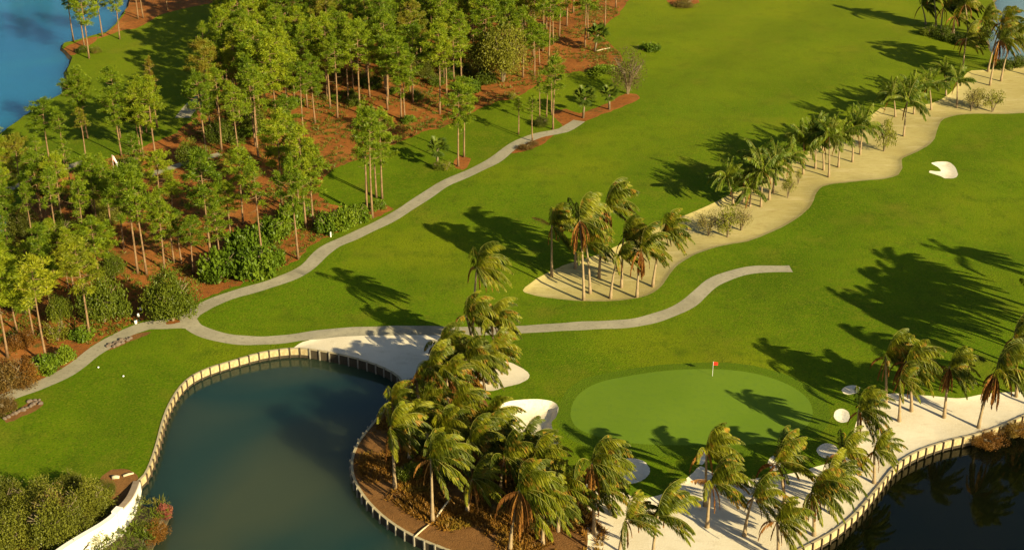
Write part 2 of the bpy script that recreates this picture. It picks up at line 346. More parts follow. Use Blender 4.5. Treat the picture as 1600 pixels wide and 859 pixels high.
shore_px = [(900, 930), (918, 850), (912, 800), (898, 770), (905, 757), (922, 758), (945, 764), (975, 770), (990, 776), (1007, 777), (1025, 774), (1040, 769), (1056, 769), (1061, 756),
    (1070, 747), (1084, 735), (1094, 726), (1110, 734), (1130, 745), (1165, 748), (1200, 742), (1235, 738), (1270, 730), (1312, 716), (1330, 690), (1338, 660), (1352, 636), (1385, 617), (1420, 618), (1460, 620), (1500, 622), (1542, 615), (1600, 611), (1700, 604), (1800, 598)]
SHORE_SAND = np.concatenate([np.array([at(*p)[:2] for p in smooth(shore_px, False, 5)]), canal_line[::-1]])
GREEN = ground_poly([(893, 655), (892, 640), (900, 620), (920, 604), (952, 592), (1000, 583), (1060, 578), (1120, 577), (1175, 583), (1225, 597), (1258, 617), (1270, 640), (1262, 662), (1230, 680), (1180, 690), (1110, 693), (1040, 695), (980, 692), (930, 682), (903, 670)])
APRON = ground_poly([(872, 668), (872, 640), (882, 614), (905, 595), (945, 582), (1000, 573), (1060, 568), (1125, 567), (1185, 574), (1240, 589), (1280, 612), (1296, 640), (1290, 668), (1250, 694), (1180, 706), (1110, 709), (1040, 711), (960, 708), (905, 695)], .05)
STRAW = ground_poly([(-120, 660), (20, 612), (62, 596), (92, 580), (126, 556), (150, 534), (192, 510), (235, 497), (290, 480), (330, 462), (400, 436), (455, 412), (485, 385), (520, 366), (580, 340), (614, 326), (606, 318), (566, 320), (520, 318), (497, 296), (515, 268), (550, 254), (580, 241),
    (610, 229), (650, 212), (700, 196), (740, 174), (775, 160), (808, 152), (838, 136), (868, 121), (905, 113), (950, 107), (972, 95), (962, 76), (947, 62), (938, 50), (955, 32), (974, 14), (992, -30), (1000, -110), (600, -110), (400, -40), (356, 20), (338, 62), (324, 108), (322, 140), (302, 182), (275, 207), (235, 225),
    (196, 240), (140, 256), (95, 276), (50, 300), (25, 330), (10, 400), (-120, 470)], .22)
STRAW2 = [ground_poly([(790, 238), (800, 222), (830, 214), (862, 203), (880, 196), (870, 186), (862, 176), (880, 168), (905, 176), (930, 168), (955, 158), (972, 148), (985, 145), (1001, 150), (986, 162), (952, 175), (908, 192), (872, 206), (850, 222), (820, 236)], .12),
          ground_poly([(708, 250), (722, 243), (733, 247), (734, 257), (722, 265), (712, 262)], .1),
          ground_poly([(150, 60), (172, 54), (192, 48), (212, 45), (235, 33), (262, 21), (325, 6), (380, -8), (440, -40), (420, -80), (220, -80), (205, -20), (195, 22), (172, 48)], .12),
          ground_poly([(118, 66), (150, 57), (152, 62), (128, 76), (112, 86), (100, 76)], .1),
          ground_poly([(1042, 2), (1060, -4), (1090, -3), (1092, 4), (1070, 10), (1050, 8)], .1),
          ground_poly([(152, 549), (168, 538), (184, 529), (204, 522), (236, 518), (228, 524), (206, 531), (186, 541), (166, 548)], .06),
          ground_poly([(4, 655), (30, 640), (50, 628), (68, 629), (62, 640), (36, 652), (10, 662)], .06),
          ground_poly([(150, 757), (170, 738), (200, 734), (214, 742), (212, 756), (204, 780), (190, 806), (160, 815), (60, 880), (-20, 860), (0, 800), (80, 790)], .1)]
CLEAR = [ground_poly([(405, -90), (425, 15), (455, 48), (510, 66), (560, 60), (620, 30), (690, 10), (720, -90)], .2),
         ground_poly([(108, 296), (128, 284), (160, 277), (172, 286), (150, 300), (120, 305)], .15),
         ground_poly([(868, 128), (905, 120), (940, 116), (968, 118), (975, 135), (965, 147), (930, 158), (900, 166), (866, 172), (850, 182), (832, 196), (815, 205), (800, 214), (780, 200), (800, 175), (820, 160), (840, 148)], .15)]
POINT_MULCH = np.concatenate([point_line[:], np.array([at(*p)[:2] for p in smooth([(960, 930), (962, 860), (948, 815), (920, 790), (900, 768), (888, 745), (868, 724), (836, 706), (800, 684), (775, 655), (756, 620), (748, 590), (735, 560), (715, 535), (690, 522), (678, 530), (668, 560), (652, 592), (640, 606)], False, 6)])])

def inside(P, poly):
    x, y = P[:, 0], P[:, 1]; r = np.zeros(len(P), bool); a = poly; b = np.roll(poly, -1, 0)
    for (x1, y1), (x2, y2) in zip(a, b):
        if y1 == y2: continue
        c = ((y1 > y) != (y2 > y)) & (x < (x2 - x1) * (y - y1) / (y2 - y1) + x1); r ^= c
    return r
def edge_dist(P, poly):
    d = np.full(len(P), 1e9); a = poly; b = np.roll(poly, -1, 0)
    for p, q in zip(a, b):
        e = q - p; l = max(e @ e, 1e-9); t = np.clip(((P - p) @ e) / l, 0, 1); w = P - (p + t[:, None] * e); d = np.minimum(d, np.hypot(w[:, 0], w[:, 1]))
    return d
def relief(P):
    x, y = P[:, 0], P[:, 1]
    return .16 * np.sin(x * .11 + 1.3) * np.cos(y * .09) + .10 * np.sin(x * .23 - y * .19) + .05 * np.sin(x * .51 + y * .37 + 2)
SANDS = [(WASTE, .22, .9), (SHORE_SAND, .15, .8), (LAKESIDE_SAND, .12, .8)] + [(p, d, 1.1) for _, p, d in BUNK]
def ground_z(P):
    z = relief(P)
    for poly, dep, w in SANDS:
        lo, hi = poly.min(0), poly.max(0)
        k = np.where((P[:, 0] > lo[0]) & (P[:, 0] < hi[0]) & (P[:, 1] > lo[1]) & (P[:, 1] < hi[1]))[0]
        if len(k):
            k = k[inside(P[k], poly)]
            if len(k):
                t = np.clip(edge_dist(P[k], poly) / w, 0, 1); z[k] -= dep * t * t * (3 - 2 * t)
    far = np.zeros(len(P))
    return z
def gz(x, y): return float(ground_z(np.array([[x, y]]))[0])
def on(x, y):
    p = at(x, y); p[2] = gz(p[0], p[1]); return p

# one triangulation of the whole ground, every outline an edge of it
outlines = WATER + PATHS + [ISLAND, WASTE, LAKESIDE_SAND, SHORE_SAND, GREEN, APRON, STRAW, POINT_MULCH] + [p for _, p, _ in BUNK] + STRAW2 + CLEAR
pts, edges = [], []
for poly in outlines:
    b = len(pts); n = len(poly); pts += [tuple(p) for p in poly]
    edges += [(b + i, b + (i + 1) % n) for i in range(n)]
for poly, dep, w in SANDS:                                        # inner rings so that the sand falls off inside its lip
    T = np.roll(poly, -1, 0) - np.roll(poly, 1, 0); T /= np.maximum(np.linalg.norm(T, axis=1), 1e-6)[:, None]; Nn = np.stack([-T[:, 1], T[:, 0]], 1)
    for off in (.45, .9, -.45, -.9):
        q = poly + Nn * off; q = q[inside(q, poly)]; pts += [tuple(p) for p in q]
gx, gy = np.meshgrid(np.arange(-150, 151, 3.0), np.arange(85, 420, 3.0)); g = np.stack([gx.ravel(), gy.ravel()], 1) + rng.uniform(-.6, .6, (gx.size, 2))
pts += [tuple(p) for p in g]
for r_ in (500, 900, 1600, 2600):
    for a_ in np.linspace(0, 2 * math.pi, 40, endpoint=False): pts.append((r_ * math.cos(a_), 250 + r_ * math.sin(a_)))
for a_ in np.arange(-150, 151, 30): pts += [(a_, 30.), (a_, -30.)]
res = geometry.delaunay_2d_cdt([Vector(p) for p in pts], edges, [], 0, 1e-4)
GV = np.array([(v.x, v.y) for v in res[0]]); GT = np.array([t for t in res[2] if len(t) == 3])
cen = GV[GT].mean(1); GZ = ground_z(GV)
cls = np.full(len(GT), -1)
def assign(k, poly):
    m = (cls == -1); i = np.where(m)[0]; i = i[inside(cen[i], poly)]; cls[i] = k
for p in WATER: assign(0, p)
assign(7, ISLAND)
for p in PATHS: assign(1, p)
for i, (_, p, _) in enumerate(BUNK): assign(20 + i, p)
assign(2, WASTE); assign(3, LAKESIDE_SAND); assign(4, SHORE_SAND); assign(5, GREEN); assign(6, APRON)
for p in CLEAR: assign(9, p)
assign(8, POINT_MULCH)
for k_ in (-1, -2, -3): assign(8, STRAW2[k_])
for p in STRAW2: assign(7, p)
assign(7, STRAW)
cls[cls == -1] = 9
def sheet(name, k, mat):
    f = GT[cls == k]
    if not len(f): return None
    u, inv = np.unique(f, return_inverse=True)
    v = np.column_stack([GV[u], GZ[u]])
    me = mesh(name, v, inv.reshape(-1, 3).tolist(), mat, True)
    if me.polygons[0].normal.z < 0: me.flip_normals()
    return tag(link(name, me), kind='structure')
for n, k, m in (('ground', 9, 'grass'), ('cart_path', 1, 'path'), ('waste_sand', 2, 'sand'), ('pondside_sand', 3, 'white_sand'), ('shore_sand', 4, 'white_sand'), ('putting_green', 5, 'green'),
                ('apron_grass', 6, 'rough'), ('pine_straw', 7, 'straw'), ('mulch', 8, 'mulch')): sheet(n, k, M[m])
for i, (n, p, _) in enumerate(BUNK): sheet(n, 20 + i, M['bunker' if n != 'sand_strip' else 'white_sand'])

# water sheets (under the land's edge) and banks
def water(name, poly, z, mat):
    c = poly.mean(0); q = poly + (poly - c) / np.linalg.norm(poly - c, axis=1)[:, None] * .0
    tri = geometry.delaunay_2d_cdt([Vector(p) for p in q], [(i, (i + 1) % len(q)) for i in range(len(q))], [], 1, 1e-4)
    v = [(a.x, a.y, z) for a in tri[0]]; me = mesh(name, v, [tuple(f) for f in tri[2]], mat)
    if len(me.polygons) and me.polygons[0].normal.z < 0: me.flip_normals()
    tag(link(name, me), kind='structure')
def bank(name, line, closed, depth, out, poly, mat):
    n = len(line); T = np.roll(line, -1, 0) - np.roll(line, 1, 0)
    if not closed: T[0] = line[1] - line[0]; T[-1] = line[-1] - line[-2]
    T /= np.maximum(np.linalg.norm(T, axis=1), 1e-6)[:, None]; Nn = np.stack([-T[:, 1], T[:, 0]], 1)
    if inside((line + Nn * .3), poly).mean() < .5: Nn = -Nn
    z0 = ground_z(line); rows = []
    for o_, d_ in ((0, 0), (.35 * out, .45 * depth), (out, depth)):
        q = line + Nn * o_ * (1 + .25 * np.sin(np.arange(n) * 1.7))[:, None] if o_ else line
        rows.append(np.column_stack([q, z0 - d_ if d_ < depth else np.full(n, -depth)]))
    V = np.concatenate(rows); fs = []
    for r_ in range(2):
        for i in range(n if closed else n - 1):
            j = (i + 1) % n; fs.append((r_ * n + i, r_ * n + j, (r_ + 1) * n + j, (r_ + 1) * n + i))
    tag(link(name, mesh(name, V, fs, mat, True)), kind='structure')
water('pond_water', pond_poly, -1.2, M['pond']); water('canal_water', canal_poly, -1.2, M['canal'])
water('lake_water', lake_poly, -.7, M['lake']); water('far_lake_water', far_lake_poly, -.7, M['far_lake'])
bank('lake_bank', lake_poly, True, .9, .9, lake_poly, M['mud']); bank('far_lake_bank', far_lake_poly, True, .9, .9, far_lake_poly, M['mud'])
bank('pond_bank', pond_line, False, 2.4, .05, pond_poly, M['mud']); bank('point_bank', point_line, False, 2.4, .05, pond_poly, M['mud']); bank('canal_bank', canal_line, False, 2.4, .05, canal_poly, M['mud'])

# ------------------------------------------------------------------ seawalls: panels, posts and cap planks one by one
panel_me = {}
def seawall(name, line, poly, label, post_mat, step=1.38, pan='wall_panel'):
    d = np.r_[0, np.cumsum(np.hypot(*np.diff(line, axis=0).T))]; n = int(d[-1] / step); s = np.linspace(0, d[-1], n + 1)
    P = np.column_stack([np.interp(s, d, line[:, 0]), np.interp(s, d, line[:, 1])])
    root = empty(name, (P[0, 0], P[0, 1], 0)); tag(root, label, 'seawall', 'seawalls round the water')
    key = post_mat
    if pan not in panel_me:
        b = MB(); b.box((0, 0, -.43), (1, .10, .82)); panel_me[pan] = b.mesh('panel', M[pan])
        b = MB(); b.box((0, .03, -1.35), (1, .13, 1.0)); panel_me['footing'] = b.mesh('footing', M['dark_panel'])
    if 'cap' not in panel_me:
        b = MB(); b.box((0, 0, .0), (1, .30, .09)); panel_me['cap'] = b.mesh('cap_plank', M['wall_cap'])
    if key not in panel_me:
        b = MB(); b.box((0, 0, -.9), (.15, .17, 2.1)); b.box((0, 0, .18), (.11, .13, .10)); panel_me[key] = b.mesh('post', M[post_mat])
    for i in range(n):
        e = P[i + 1] - P[i]; L_ = np.hypot(*e); a = math.atan2(e[1], e[0]); nn = np.array([-e[1], e[0]]) / L_
        if not inside((P[i:i + 1] + P[i + 1:i + 2]) / 2 + nn * .4, poly)[0]: nn = -nn
        mid = (P[i] + P[i + 1]) / 2; zz = gz(*mid)
        for nm, me_, off, zo, sx in (('panel', panel_me[pan], .11, zz - .02, L_ - .04), ('footing', panel_me['footing'], .12, zz - .02, L_ - .02), ('cap_plank', panel_me['cap'], .02, zz + .05, L_ - .012)):
            o = link(nm, me_, root); q = mid + nn * off; o.location = (q[0] - P[0, 0], q[1] - P[0, 1], zo); o.rotation_euler = (0, 0, a); o.scale = (sx, 1, 1)
        o = link('post', panel_me[key], root); q = P[i] + nn * .25; o.location = (q[0] - P[0, 0], q[1] - P[0, 1], zz + random.uniform(-.05, .05)); o.rotation_euler = (0, 0, a)
ksplit = int(np.argmin(np.hypot(*(pond_line - at(490, 547)[:2]).T)))
seawall('seawall', pond_line[:ksplit], pond_poly, 'cream panelled seawall with dark posts along the curved pond edge beside the tee lawn', 'wall_post')
seawall('seawall', pond_line[ksplit - 1:], pond_poly, 'dark seawall between the pondside sand and the pond, below the palm shadows', 'post_pale', pan='dark_panel')  # panels coloured dark to stand for shade along this stretch
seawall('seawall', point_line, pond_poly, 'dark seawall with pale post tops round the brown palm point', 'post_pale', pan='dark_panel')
seawall('seawall', canal_line, canal_poly, 'sunlit seawall with dark posts between white sand and the black canal', 'wall_post')

# white curved wall at the lower left, its pillar, coping and iron emblem
def white_wall():
    root = empty('garden_wall', (white_line[0, 0], white_line[0, 1], -1.5)); o0 = np.array([white_line[0, 0], white_line[0, 1], -1.5])
    tag(root, 'white stucco wall curving along the pond with brown coping and iron emblem', 'wall')
    L = white_line; n = len(L); T = np.gradient(L, axis=0); T /= np.linalg.norm(T, axis=1)[:, None]; Nn = np.stack([-T[:, 1], T[:, 0]], 1)
    if inside(L + Nn * .5, pond_poly).mean() < .5: Nn = -Nn
    d = np.r_[0, np.cumsum(np.hypot(*np.diff(L, axis=0).T))]; t = d / d[-1]
    kk = int(np.searchsorted(t, .60))
    def slab(nm, i0, i1, zb, zt, fo, bo, mat):
        V, fs = [], []; m = i1 - i0
        for i in range(i0, i1):
            f_, b_ = L[i] + Nn[i] * fo, L[i] + Nn[i] * bo; a, c = zb(t[i]), zt(t[i])
            V += [(*f_, a), (*f_, c), (*b_, c), (*b_, a)]
        for i in range(m - 1):
            for k in range(4): fs.append((i * 4 + k, (i + 1) * 4 + k, (i + 1) * 4 + (k + 1) % 4, i * 4 + (k + 1) % 4))
        fs += [(0, 1, 2, 3), tuple((m - 1) * 4 + k for k in (3, 2, 1, 0))]
        return link(nm, mesh(nm, np.array(V) - o0, fs, mat), root)
    top_a = lambda q: 1.85
    top_b = lambda q: 1.55 - 1.5 * max(0, (q - .62) / .38) ** 1.2
    face = slab('wall_panel', 0, kk, lambda q: -2.2, top_a, .30, -.15, M['stucco'])
    slab('coping', 0, kk, lambda q: 1.853, lambda q: 1.95, .38, -.23, M['stucco'])
    slab('string_course', 0, kk, lambda q: 1.40, lambda q: 1.52, .345, .303, M['stucco'])
    slab('wall_panel', kk - 1, n, lambda q: -2.2, top_b, .26, -.12, M['stucco'])
    slab('coping', kk - 1, n, lambda q: top_b(q) + .003, lambda q: top_b(q) + .09, .16, -.55, M['coping'])
    p = L[kk - 1] + Nn[kk - 1] * .1; b = MB(); b.box((p[0] - o0[0], p[1] - o0[1], 1.7), (1.0, .78, 4.0), (*T[kk - 1], 0), (*Nn[kk - 1], 0)); link('pillar', b.mesh('pillar', M['stucco']), root)
    # iron emblem: a few curled strokes on the face
    def emblem(i, z0, s):
        b = MB(); c = L[i] + Nn[i] * .325
        def P(u, w): q = c + T[i] * u * s; return (q[0] - o0[0], q[1] - o0[1], z0 - o0[2] + w * s)
        b.tube([P(-.55, -.22), P(-.25, -.10), P(.05, .02), P(.32, .20), P(.5, .42)], [.02 * s, .09 * s, .13 * s, .08 * s, .015 * s], 6)
        b.tube([P(-.05, 0), P(-.18, .22), P(-.02, .34)], [.05 * s, .035 * s, .01 * s], 5)
        b.tube([P(.18, .08), P(.36, -.06), P(.56, -.02)], [.05 * s, .035 * s, .01 * s], 5)
        b.tube([P(-.3, -.12), P(-.42, -.36), P(-.62, -.40)], [.04 * s, .03 * s, .01 * s], 5)
        b.tube([P(.3, .18), P(.2, .40), P(.32, .52)], [.04 * s, .03 * s, .01 * s], 5)
        link('emblem', b.mesh('emblem', M['ink']), face)
    near = lambda x, y: int(np.argmin(np.hypot(*(L - at(x, y)[:2]).T)))
    emblem(near(134, 857), .45, 1.0)
    emblem(min(near(166, 838), kk - 3), -.35, .5)
white_wall()
# low bank between the white wall and the pond
lb = np.concatenate([white_line[:-8] , np.array([at(x, y, -1.1)[:2] for x, y in smooth(RED_BANK[:-2], False, 6)])])
cen_lb = lb.mean(0); lbv = geometry.delaunay_2d_cdt([Vector(p) for p in lb], [(i, (i + 1) % len(lb)) for i in range(len(lb))], [], 1, 1e-4)
tag(link('low_bank', mesh('low_bank', [(a.x, a.y, -1.05) for a in lbv[0]], [tuple(f) for f in lbv[2]], M['mud'])), kind='structure')
lbl = np.array([at(x, y, -1.1)[:2] for x, y in smooth(RED_BANK[:-2], False, 6)])
me = mesh('bank_edge', np.concatenate([np.column_stack([lbl, np.full(len(lbl), -1.05)]), np.column_stack([lbl + (lbl - cen_lb) * .02, np.full(len(lbl), -1.5)])]),
          [(i, i + 1, len(lbl) + i + 1, len(lbl) + i) for i in range(len(lbl) - 1)], M['mud'])
tag(link('low_bank_edge', me), kind='structure')

# ------------------------------------------------------------------ foliage shapes
def unit(v): return v / np.maximum(np.linalg.norm(v, axis=-1, keepdims=True), 1e-9)
def blades(centres, dirs, length, width, kite=True):
    """narrow kite per centre along dirs, with random roll"""
    n = len(centres); r = rng.normal(size=(n, 3)); side = unit(np.cross(dirs, r)); L = length[:, None]; W = width[:, None]
    return np.stack([centres, centres + dirs * L * .55 + side * W, centres + dirs * L, centres + dirs * L * .55 - side * W], 1)
def pine_variant(i, hh=18.0, lean=.4, crown0=.5, rad=2.7, dens=1.0, nlimb=26):
    r = random.Random(100 + i); top = Vector((r.uniform(-lean, lean), r.uniform(-lean, lean), hh)); mid = Vector((r.uniform(-lean, lean) * .7, r.uniform(-lean, lean) * .7, hh * .5))
    def axis(t): return Vector((0, 0, 0)) * (1 - t) ** 2 + mid * 2 * t * (1 - t) + top * t * t
    b = MB(); b.tube([axis(k / 9) for k in range(10)], [.20 * (1 - .82 * k / 9) + (.06 if k == 0 else 0) for k in range(10)], 7)
    cl = []
    for k in range(nlimb):
        t = crown0 + (1 - crown0) * ((k + r.random() * .7) / nlimb) ** .9; q = (t - crown0) / (1 - crown0)
        az = k * 2.399 + r.uniform(-.4, .4); prof = (math.sin(math.pi * min(1, (.16 + q * .86))) ** .6) * rad * r.uniform(.6, 1.12)
        p0 = axis(min(t * .985, 1)); up = r.uniform(-.15, .3) + .4 * q
        e = p0 + Vector((math.cos(az) * prof, math.sin(az) * prof, prof * up)); m_ = (p0 + e) / 2 + Vector((0, 0, -.12 * prof))
        b.tube([p0, m_, e], [.055, .04, .015], 4, False)
        for _ in range(max(3, int(prof * 2.7 * dens))):
            s = r.uniform(.40, 1.05); c = p0 + (e - p0) * s + Vector((r.gauss(0, .26), r.gauss(0, .26), r.gauss(.08, .2))); cl.append((c.x, c.y, c.z))
    for _ in range(int(9 * dens)): cl.append((top.x + r.gauss(0, .5), top.y + r.gauss(0, .5), top.z + r.gauss(-.2, .5)))
    for _ in range(2 + i % 3):                                     # dead stubs below the crown
        t = r.uniform(crown0 - .14, crown0); az = r.uniform(0, 6.28); p0 = axis(t); l = r.uniform(.6, 1.6)
        b.tube([p0, p0 + Vector((math.cos(az) * l, math.sin(az) * l, r.uniform(-.1, .5)))], [.04, .012], 4, False)
    cl = np.array(cl); nb = 42; cc = np.repeat(cl, nb, 0); d = rng.normal(size=(len(cc), 3)); d[:, 2] = d[:, 2] * .8 + .35; d = unit(d)
    cc = cc + d * rng.uniform(0, .12, (len(cc), 1))
    V = blades(cc, d, rng.uniform(.42, .80, len(cc)), rng.uniform(.026, .052, len(cc)))
    return b.mesh('pine_trunk', M['pine_bark'], True), V
PINES = []
for i in range(10):
    tr, V = pine_variant(i, 18, .5, (.46, .52, .42, .56, .5, .6, .48, .44, .54, .62)[i], (3.0, 2.7, 3.3, 2.8, 3.2, 2.4, 3.4, 2.8, 3.1, 2.2)[i], (1, .9, 1.1, .9, 1, .8, 1.1, .9, 1, .7)[i], (30, 27, 34, 26, 31, 20, 34, 30, 27, 16)[i])
    PINES.append((tr, {k: poly_soup('pine_crown', V, M[k]) for k in ('pine', 'pine_yellow', 'pine_brown')}))
def pine(p, h, v, wide=1.0, label='', group='', kind='pine', rz=None):
    s = h / 18.0; t = empty('pine_tree', p, random.uniform(0, 6.28) if rz is None else rz); tag(t, label, 'pine tree', group)
    tr, cr = PINES[v % len(PINES)]
    for nm, me_ in (('trunk', tr), ('crown', cr[kind])):
        o = link(nm, me_, t); w = s * wide if nm == 'crown' else (s + 1) / 2; o.scale = (w, w, s)
    return t

# --- fronds
def frond(L, az, el, wind, grav, lw, ll, n=30, steps=14, dead=False, twist=0.0):
    d = np.array([math.cos(az) * math.cos(el), math.sin(az) * math.cos(el), math.sin(el)]); p = np.zeros(3); ds = L / steps; P, D = [p.copy()], [d.copy()]
    for i in range(steps):
        t = (i + 1) / steps
        d = d + ds * (wind * (.15 + .55 * t) * np.array([1, .12, 0]) + grav * (.10 + 1.25 * t) * np.array([0, 0, -1.0])); d /= np.linalg.norm(d); p = p + d * ds; P.append(p.copy()); D.append(d.copy())
    P, D = np.array(P), np.array(D); b = MB(); b.tube([tuple(q) for q in P[::2]], [.045 * (1 - .8 * k / (len(P[::2]) - 1)) for k in range(len(P[::2]))], 4, False)
    tt = np.linspace(.10, 1, n); ii = tt * steps; i0 = np.clip(ii.astype(int), 0, steps - 1); f = (ii - i0)[:, None]
    pp = P[i0] * (1 - f) + P[i0 + 1] * f; dd = unit(D[i0] * (1 - f) + D[i0 + 1] * f)
    sd_ = unit(np.cross(dd, np.array([0, 0, 1.0]) + .001)); prof = np.clip(np.sin(np.pi * np.clip(tt * .92 + .06, 0, 1)) ** .55, .25, 1)
    quads = []
    for s in (-1, 1):
        ld = unit(sd_ * s * (.55 if not dead else .3) + dd * .60 + np.array([1, .12, 0]) * wind * 1.1 + np.array([0, 0, -1.0]) * (.45 + grav * 1.1) + rng.normal(0, .10, (n, 3)))
        ln = (ll * prof * rng.uniform(.8, 1.1, n))[:, None]; wv = unit(np.cross(ld, np.cross(dd, ld) + rng.normal(0, .3, (n, 3)))) * lw
        ld2 = unit(ld + np.array([.5 * wind, 0, -.55])); mid = pp + ld * ln * .5; tip = mid + ld2 * ln * .5
        quads.append(np.stack([pp - wv * .4, mid - wv, tip, mid + wv], 1))
    Q = np.concatenate(quads); v = b.v + [tuple(q) for q in Q.reshape(-1, 3)]; n0 = len(b.v)
    fs = b.f + [(n0 + 4 * k, n0 + 4 * k + 1, n0 + 4 * k + 2, n0 + 4 * k + 3) for k in range(len(Q))]
    return v, fs, len(b.f)
def frond_mesh(name, vf, leaf, rib):
    v, fs, k = vf; me = mesh(name, v, fs, None); me.materials.append(leaf); me.materials.append(rib)
    me.polygons.foreach_set('material_index', [1] * k + [0] * (len(fs) - k)); return me
COCO, QUEEN, DEAD, DEADQ = [], [], [], []
for k in range(60):                                                # wind-swept coconut fronds: combed to the east
    lev = k % 20 / 19.0; az = (rng.uniform(-1.2, 1.2) if k % 8 else rng.uniform(-3.1, 3.1)); el = R(88 - 100 * lev + rng.uniform(-8, 8))
    COCO.append(frond_mesh('palm_frond', frond(rng.uniform(4.4, 5.6), az, el, rng.uniform(.22, .40), .46 + .10 * lev, .062, rng.uniform(1.1, 1.5), 46), M['palm'], M['rib']))
for k in range(36):
    lev = k % 12 / 11.0; az = k * 2.399; el = R(80 - 80 * lev + rng.uniform(-8, 8))
    QUEEN.append(frond_mesh('queen_frond', frond(rng.uniform(3.2, 4.0), az, el, .10, .42 + .22 * lev, .060, rng.uniform(.85, 1.1), 32, 12), M['queen'], M['rib']))
for k in range(14):
    az = rng.uniform(-3.1, 3.1); DEAD.append(frond_mesh('dead_frond', frond(rng.uniform(2.8, 4.4), az, R(rng.uniform(-62, -18) if k % 4 else 5), .10, 1.25, .055, rng.uniform(.6, .95), 30, 12, True), M['dead'], M['dead']))
for k in range(4):                                                 # brown fronds still held out into the wind
    DEADQ.append(frond_mesh('dead_frond', frond(rng.uniform(2.6, 3.4), (3.0, 2.7, -2.8, 3.1)[k], R((25, 10, 30, 40)[k]), .02, .32, .06, .75, 24, 12), M['dead'], M['dead']))
SKIRT = [frond_mesh('dead_frond', frond(rng.uniform(3.2, 4.8), rng.uniform(-3.1, 3.1), R(rng.uniform(-78, -55)), .05, 1.3, .07, rng.uniform(.7, 1.0), 34, 12, True), M['dead'], M['dead']) for _ in range(8)]
def palm(bx, by, cx, cy, label, group, kind='coco', skirt=2, size=1.0, n=22, flag=False, r0=.17):
    B = on(bx, by); z = height_for(B[1], cy); X = x_for(B[1], z, cx); top = np.array([X, B[1], z]) - B
    t = empty('coconut_palm' if kind == 'coco' else 'queen_palm', B); tag(t, label, 'palm tree', group)
    b = MB(); hgt = top[2]; P = []; rad = []
    for k in range(13):
        q = k / 12; P.append((top[0] * (q ** 1.5), .25 * math.sin(q * 3) , hgt * q)); rad.append(r0 * (1.0 + .6 * (1 - q) ** 6 - .35 * q) * (1.06 if k % 2 else 1))
    P[-1] = tuple(top); b.tube(P, rad, 8); link('trunk', b.mesh('palm_trunk', M['palm_bark'], True), t)
    pool, nm = (COCO, 'frond') if kind == 'coco' else (QUEEN, 'frond')
    sway = R(random.uniform(-24, 20)); per = 20 if kind == 'coco' else 12; st = random.randrange(len(pool) // per) * per
    for k in range(n):
        me_ = pool[(st + int(k * per / n)) % len(pool)] if random.random() < .7 else random.choice(pool)
        o = link(nm, me_, t, top); o.rotation_euler = (R(random.uniform(-6, 6)), R(random.uniform(-6, 6)), sway + R(random.uniform(-16, 16)) if kind == 'coco' else random.uniform(0, 6.28)); o.scale = [size * random.uniform(.88, 1.1)] * 3
    for k in range(skirt + (1 if kind == 'coco' else 0)):
        o = link('dead_frond', random.choice(DEAD), t, (top[0], top[1], top[2] - .15)); o.rotation_euler = (0, 0, random.uniform(0, 6.28)); o.scale = [size * random.uniform(.8, 1.1)] * 3
    for k in range(skirt * 2 if skirt >= 5 and kind == 'coco' else 0):
        o = link('dead_frond', random.choice(SKIRT), t, (top[0], top[1], top[2] - .3)); o.rotation_euler = (0, 0, random.uniform(0, 6.28)); o.scale = [size * random.uniform(.8, 1.1) * min(1, top[2] / 8)] * 3
    if flag: o = link('dead_frond', random.choice(DEADQ), t, top); o.scale = [size] * 3
    return t

# --- broadleaf crowns
def lobes_crown(seed, rx, ry, rz, nl, leaves, lsize, up=.0, shell=.55, lobe=.42, stretch=1.6):
    r = np.random.default_rng(seed); c = unit(r.normal(size=(nl, 3))) * r.uniform(.35, .75, (nl, 1)); c[:, 2] = np.abs(c[:, 2]) * .9 + .05
    per = leaves // nl; d = unit(r.normal(size=(nl, per, 3))); rad = r.uniform(shell, 1.05, (nl, per, 1)) * r.uniform(.75, 1.2, (nl, 1, 1)) * lobe
    P = (c[:, None] + d * rad).reshape(-1, 3) * np.array([rx, ry, rz]); D = d.reshape(-1, 3); P = P[P[:, 2] > 0]; D = D[:len(P)]
    n = len(P); nd = unit(D * .7 + r.normal(0, .6, (n, 3)) + np.array([0, 0, up])); L = lsize * r.uniform(.6, 1.2, n)
    return blades(P, nd, L * stretch / 1.6 * 1.5, L * .42)
BUSH = {}
def bush_mesh(key, i):
    if (key, i) in BUSH: return BUSH[(key, i)]
    sp = {'oak': (1, 1, 1, 30, 12000, .045, 'broad'), 'oak_lime': (1, 1, 1, 26, 5200, .075, 'lime'), 'seagrape': (1, 1, 1, 22, 2600, .115, 'broad_big'), 'olive': (1, 1, 1, 40, 12000, .036, 'olive'), 'bare': (1, 1, 1, 30, 4200, .030, 'bare'), 'brown': (1, 1, 1, 28, 6500, .045, 'brownleaf'), 'rust': (1, 1, 1, 26, 6500, .045, 'rust'),
          'pink': (1, 1, 1, 22, 3600, .08, 'pink'), 'fern': (1, 1, 1, 12, 700, .2, 'fern'), 'twig': (1, 1, 1, 26, 1500, .05, 'twig'), 'lime': (1, 1, 1, 18, 1300, .06, 'lime'), 'dark': (1, 1, 1, 20, 4200, .06, 'broad')}[key]
    V = lobes_crown(hash((len(key), i, sp[4])) % 99991, *sp[:3], sp[3], sp[4], sp[5], .45, .55, .34)
    BUSH[(key, i)] = poly_soup(key + '_foliage', V, M[sp[6]]); return BUSH[(key, i)]
WOODY = {}
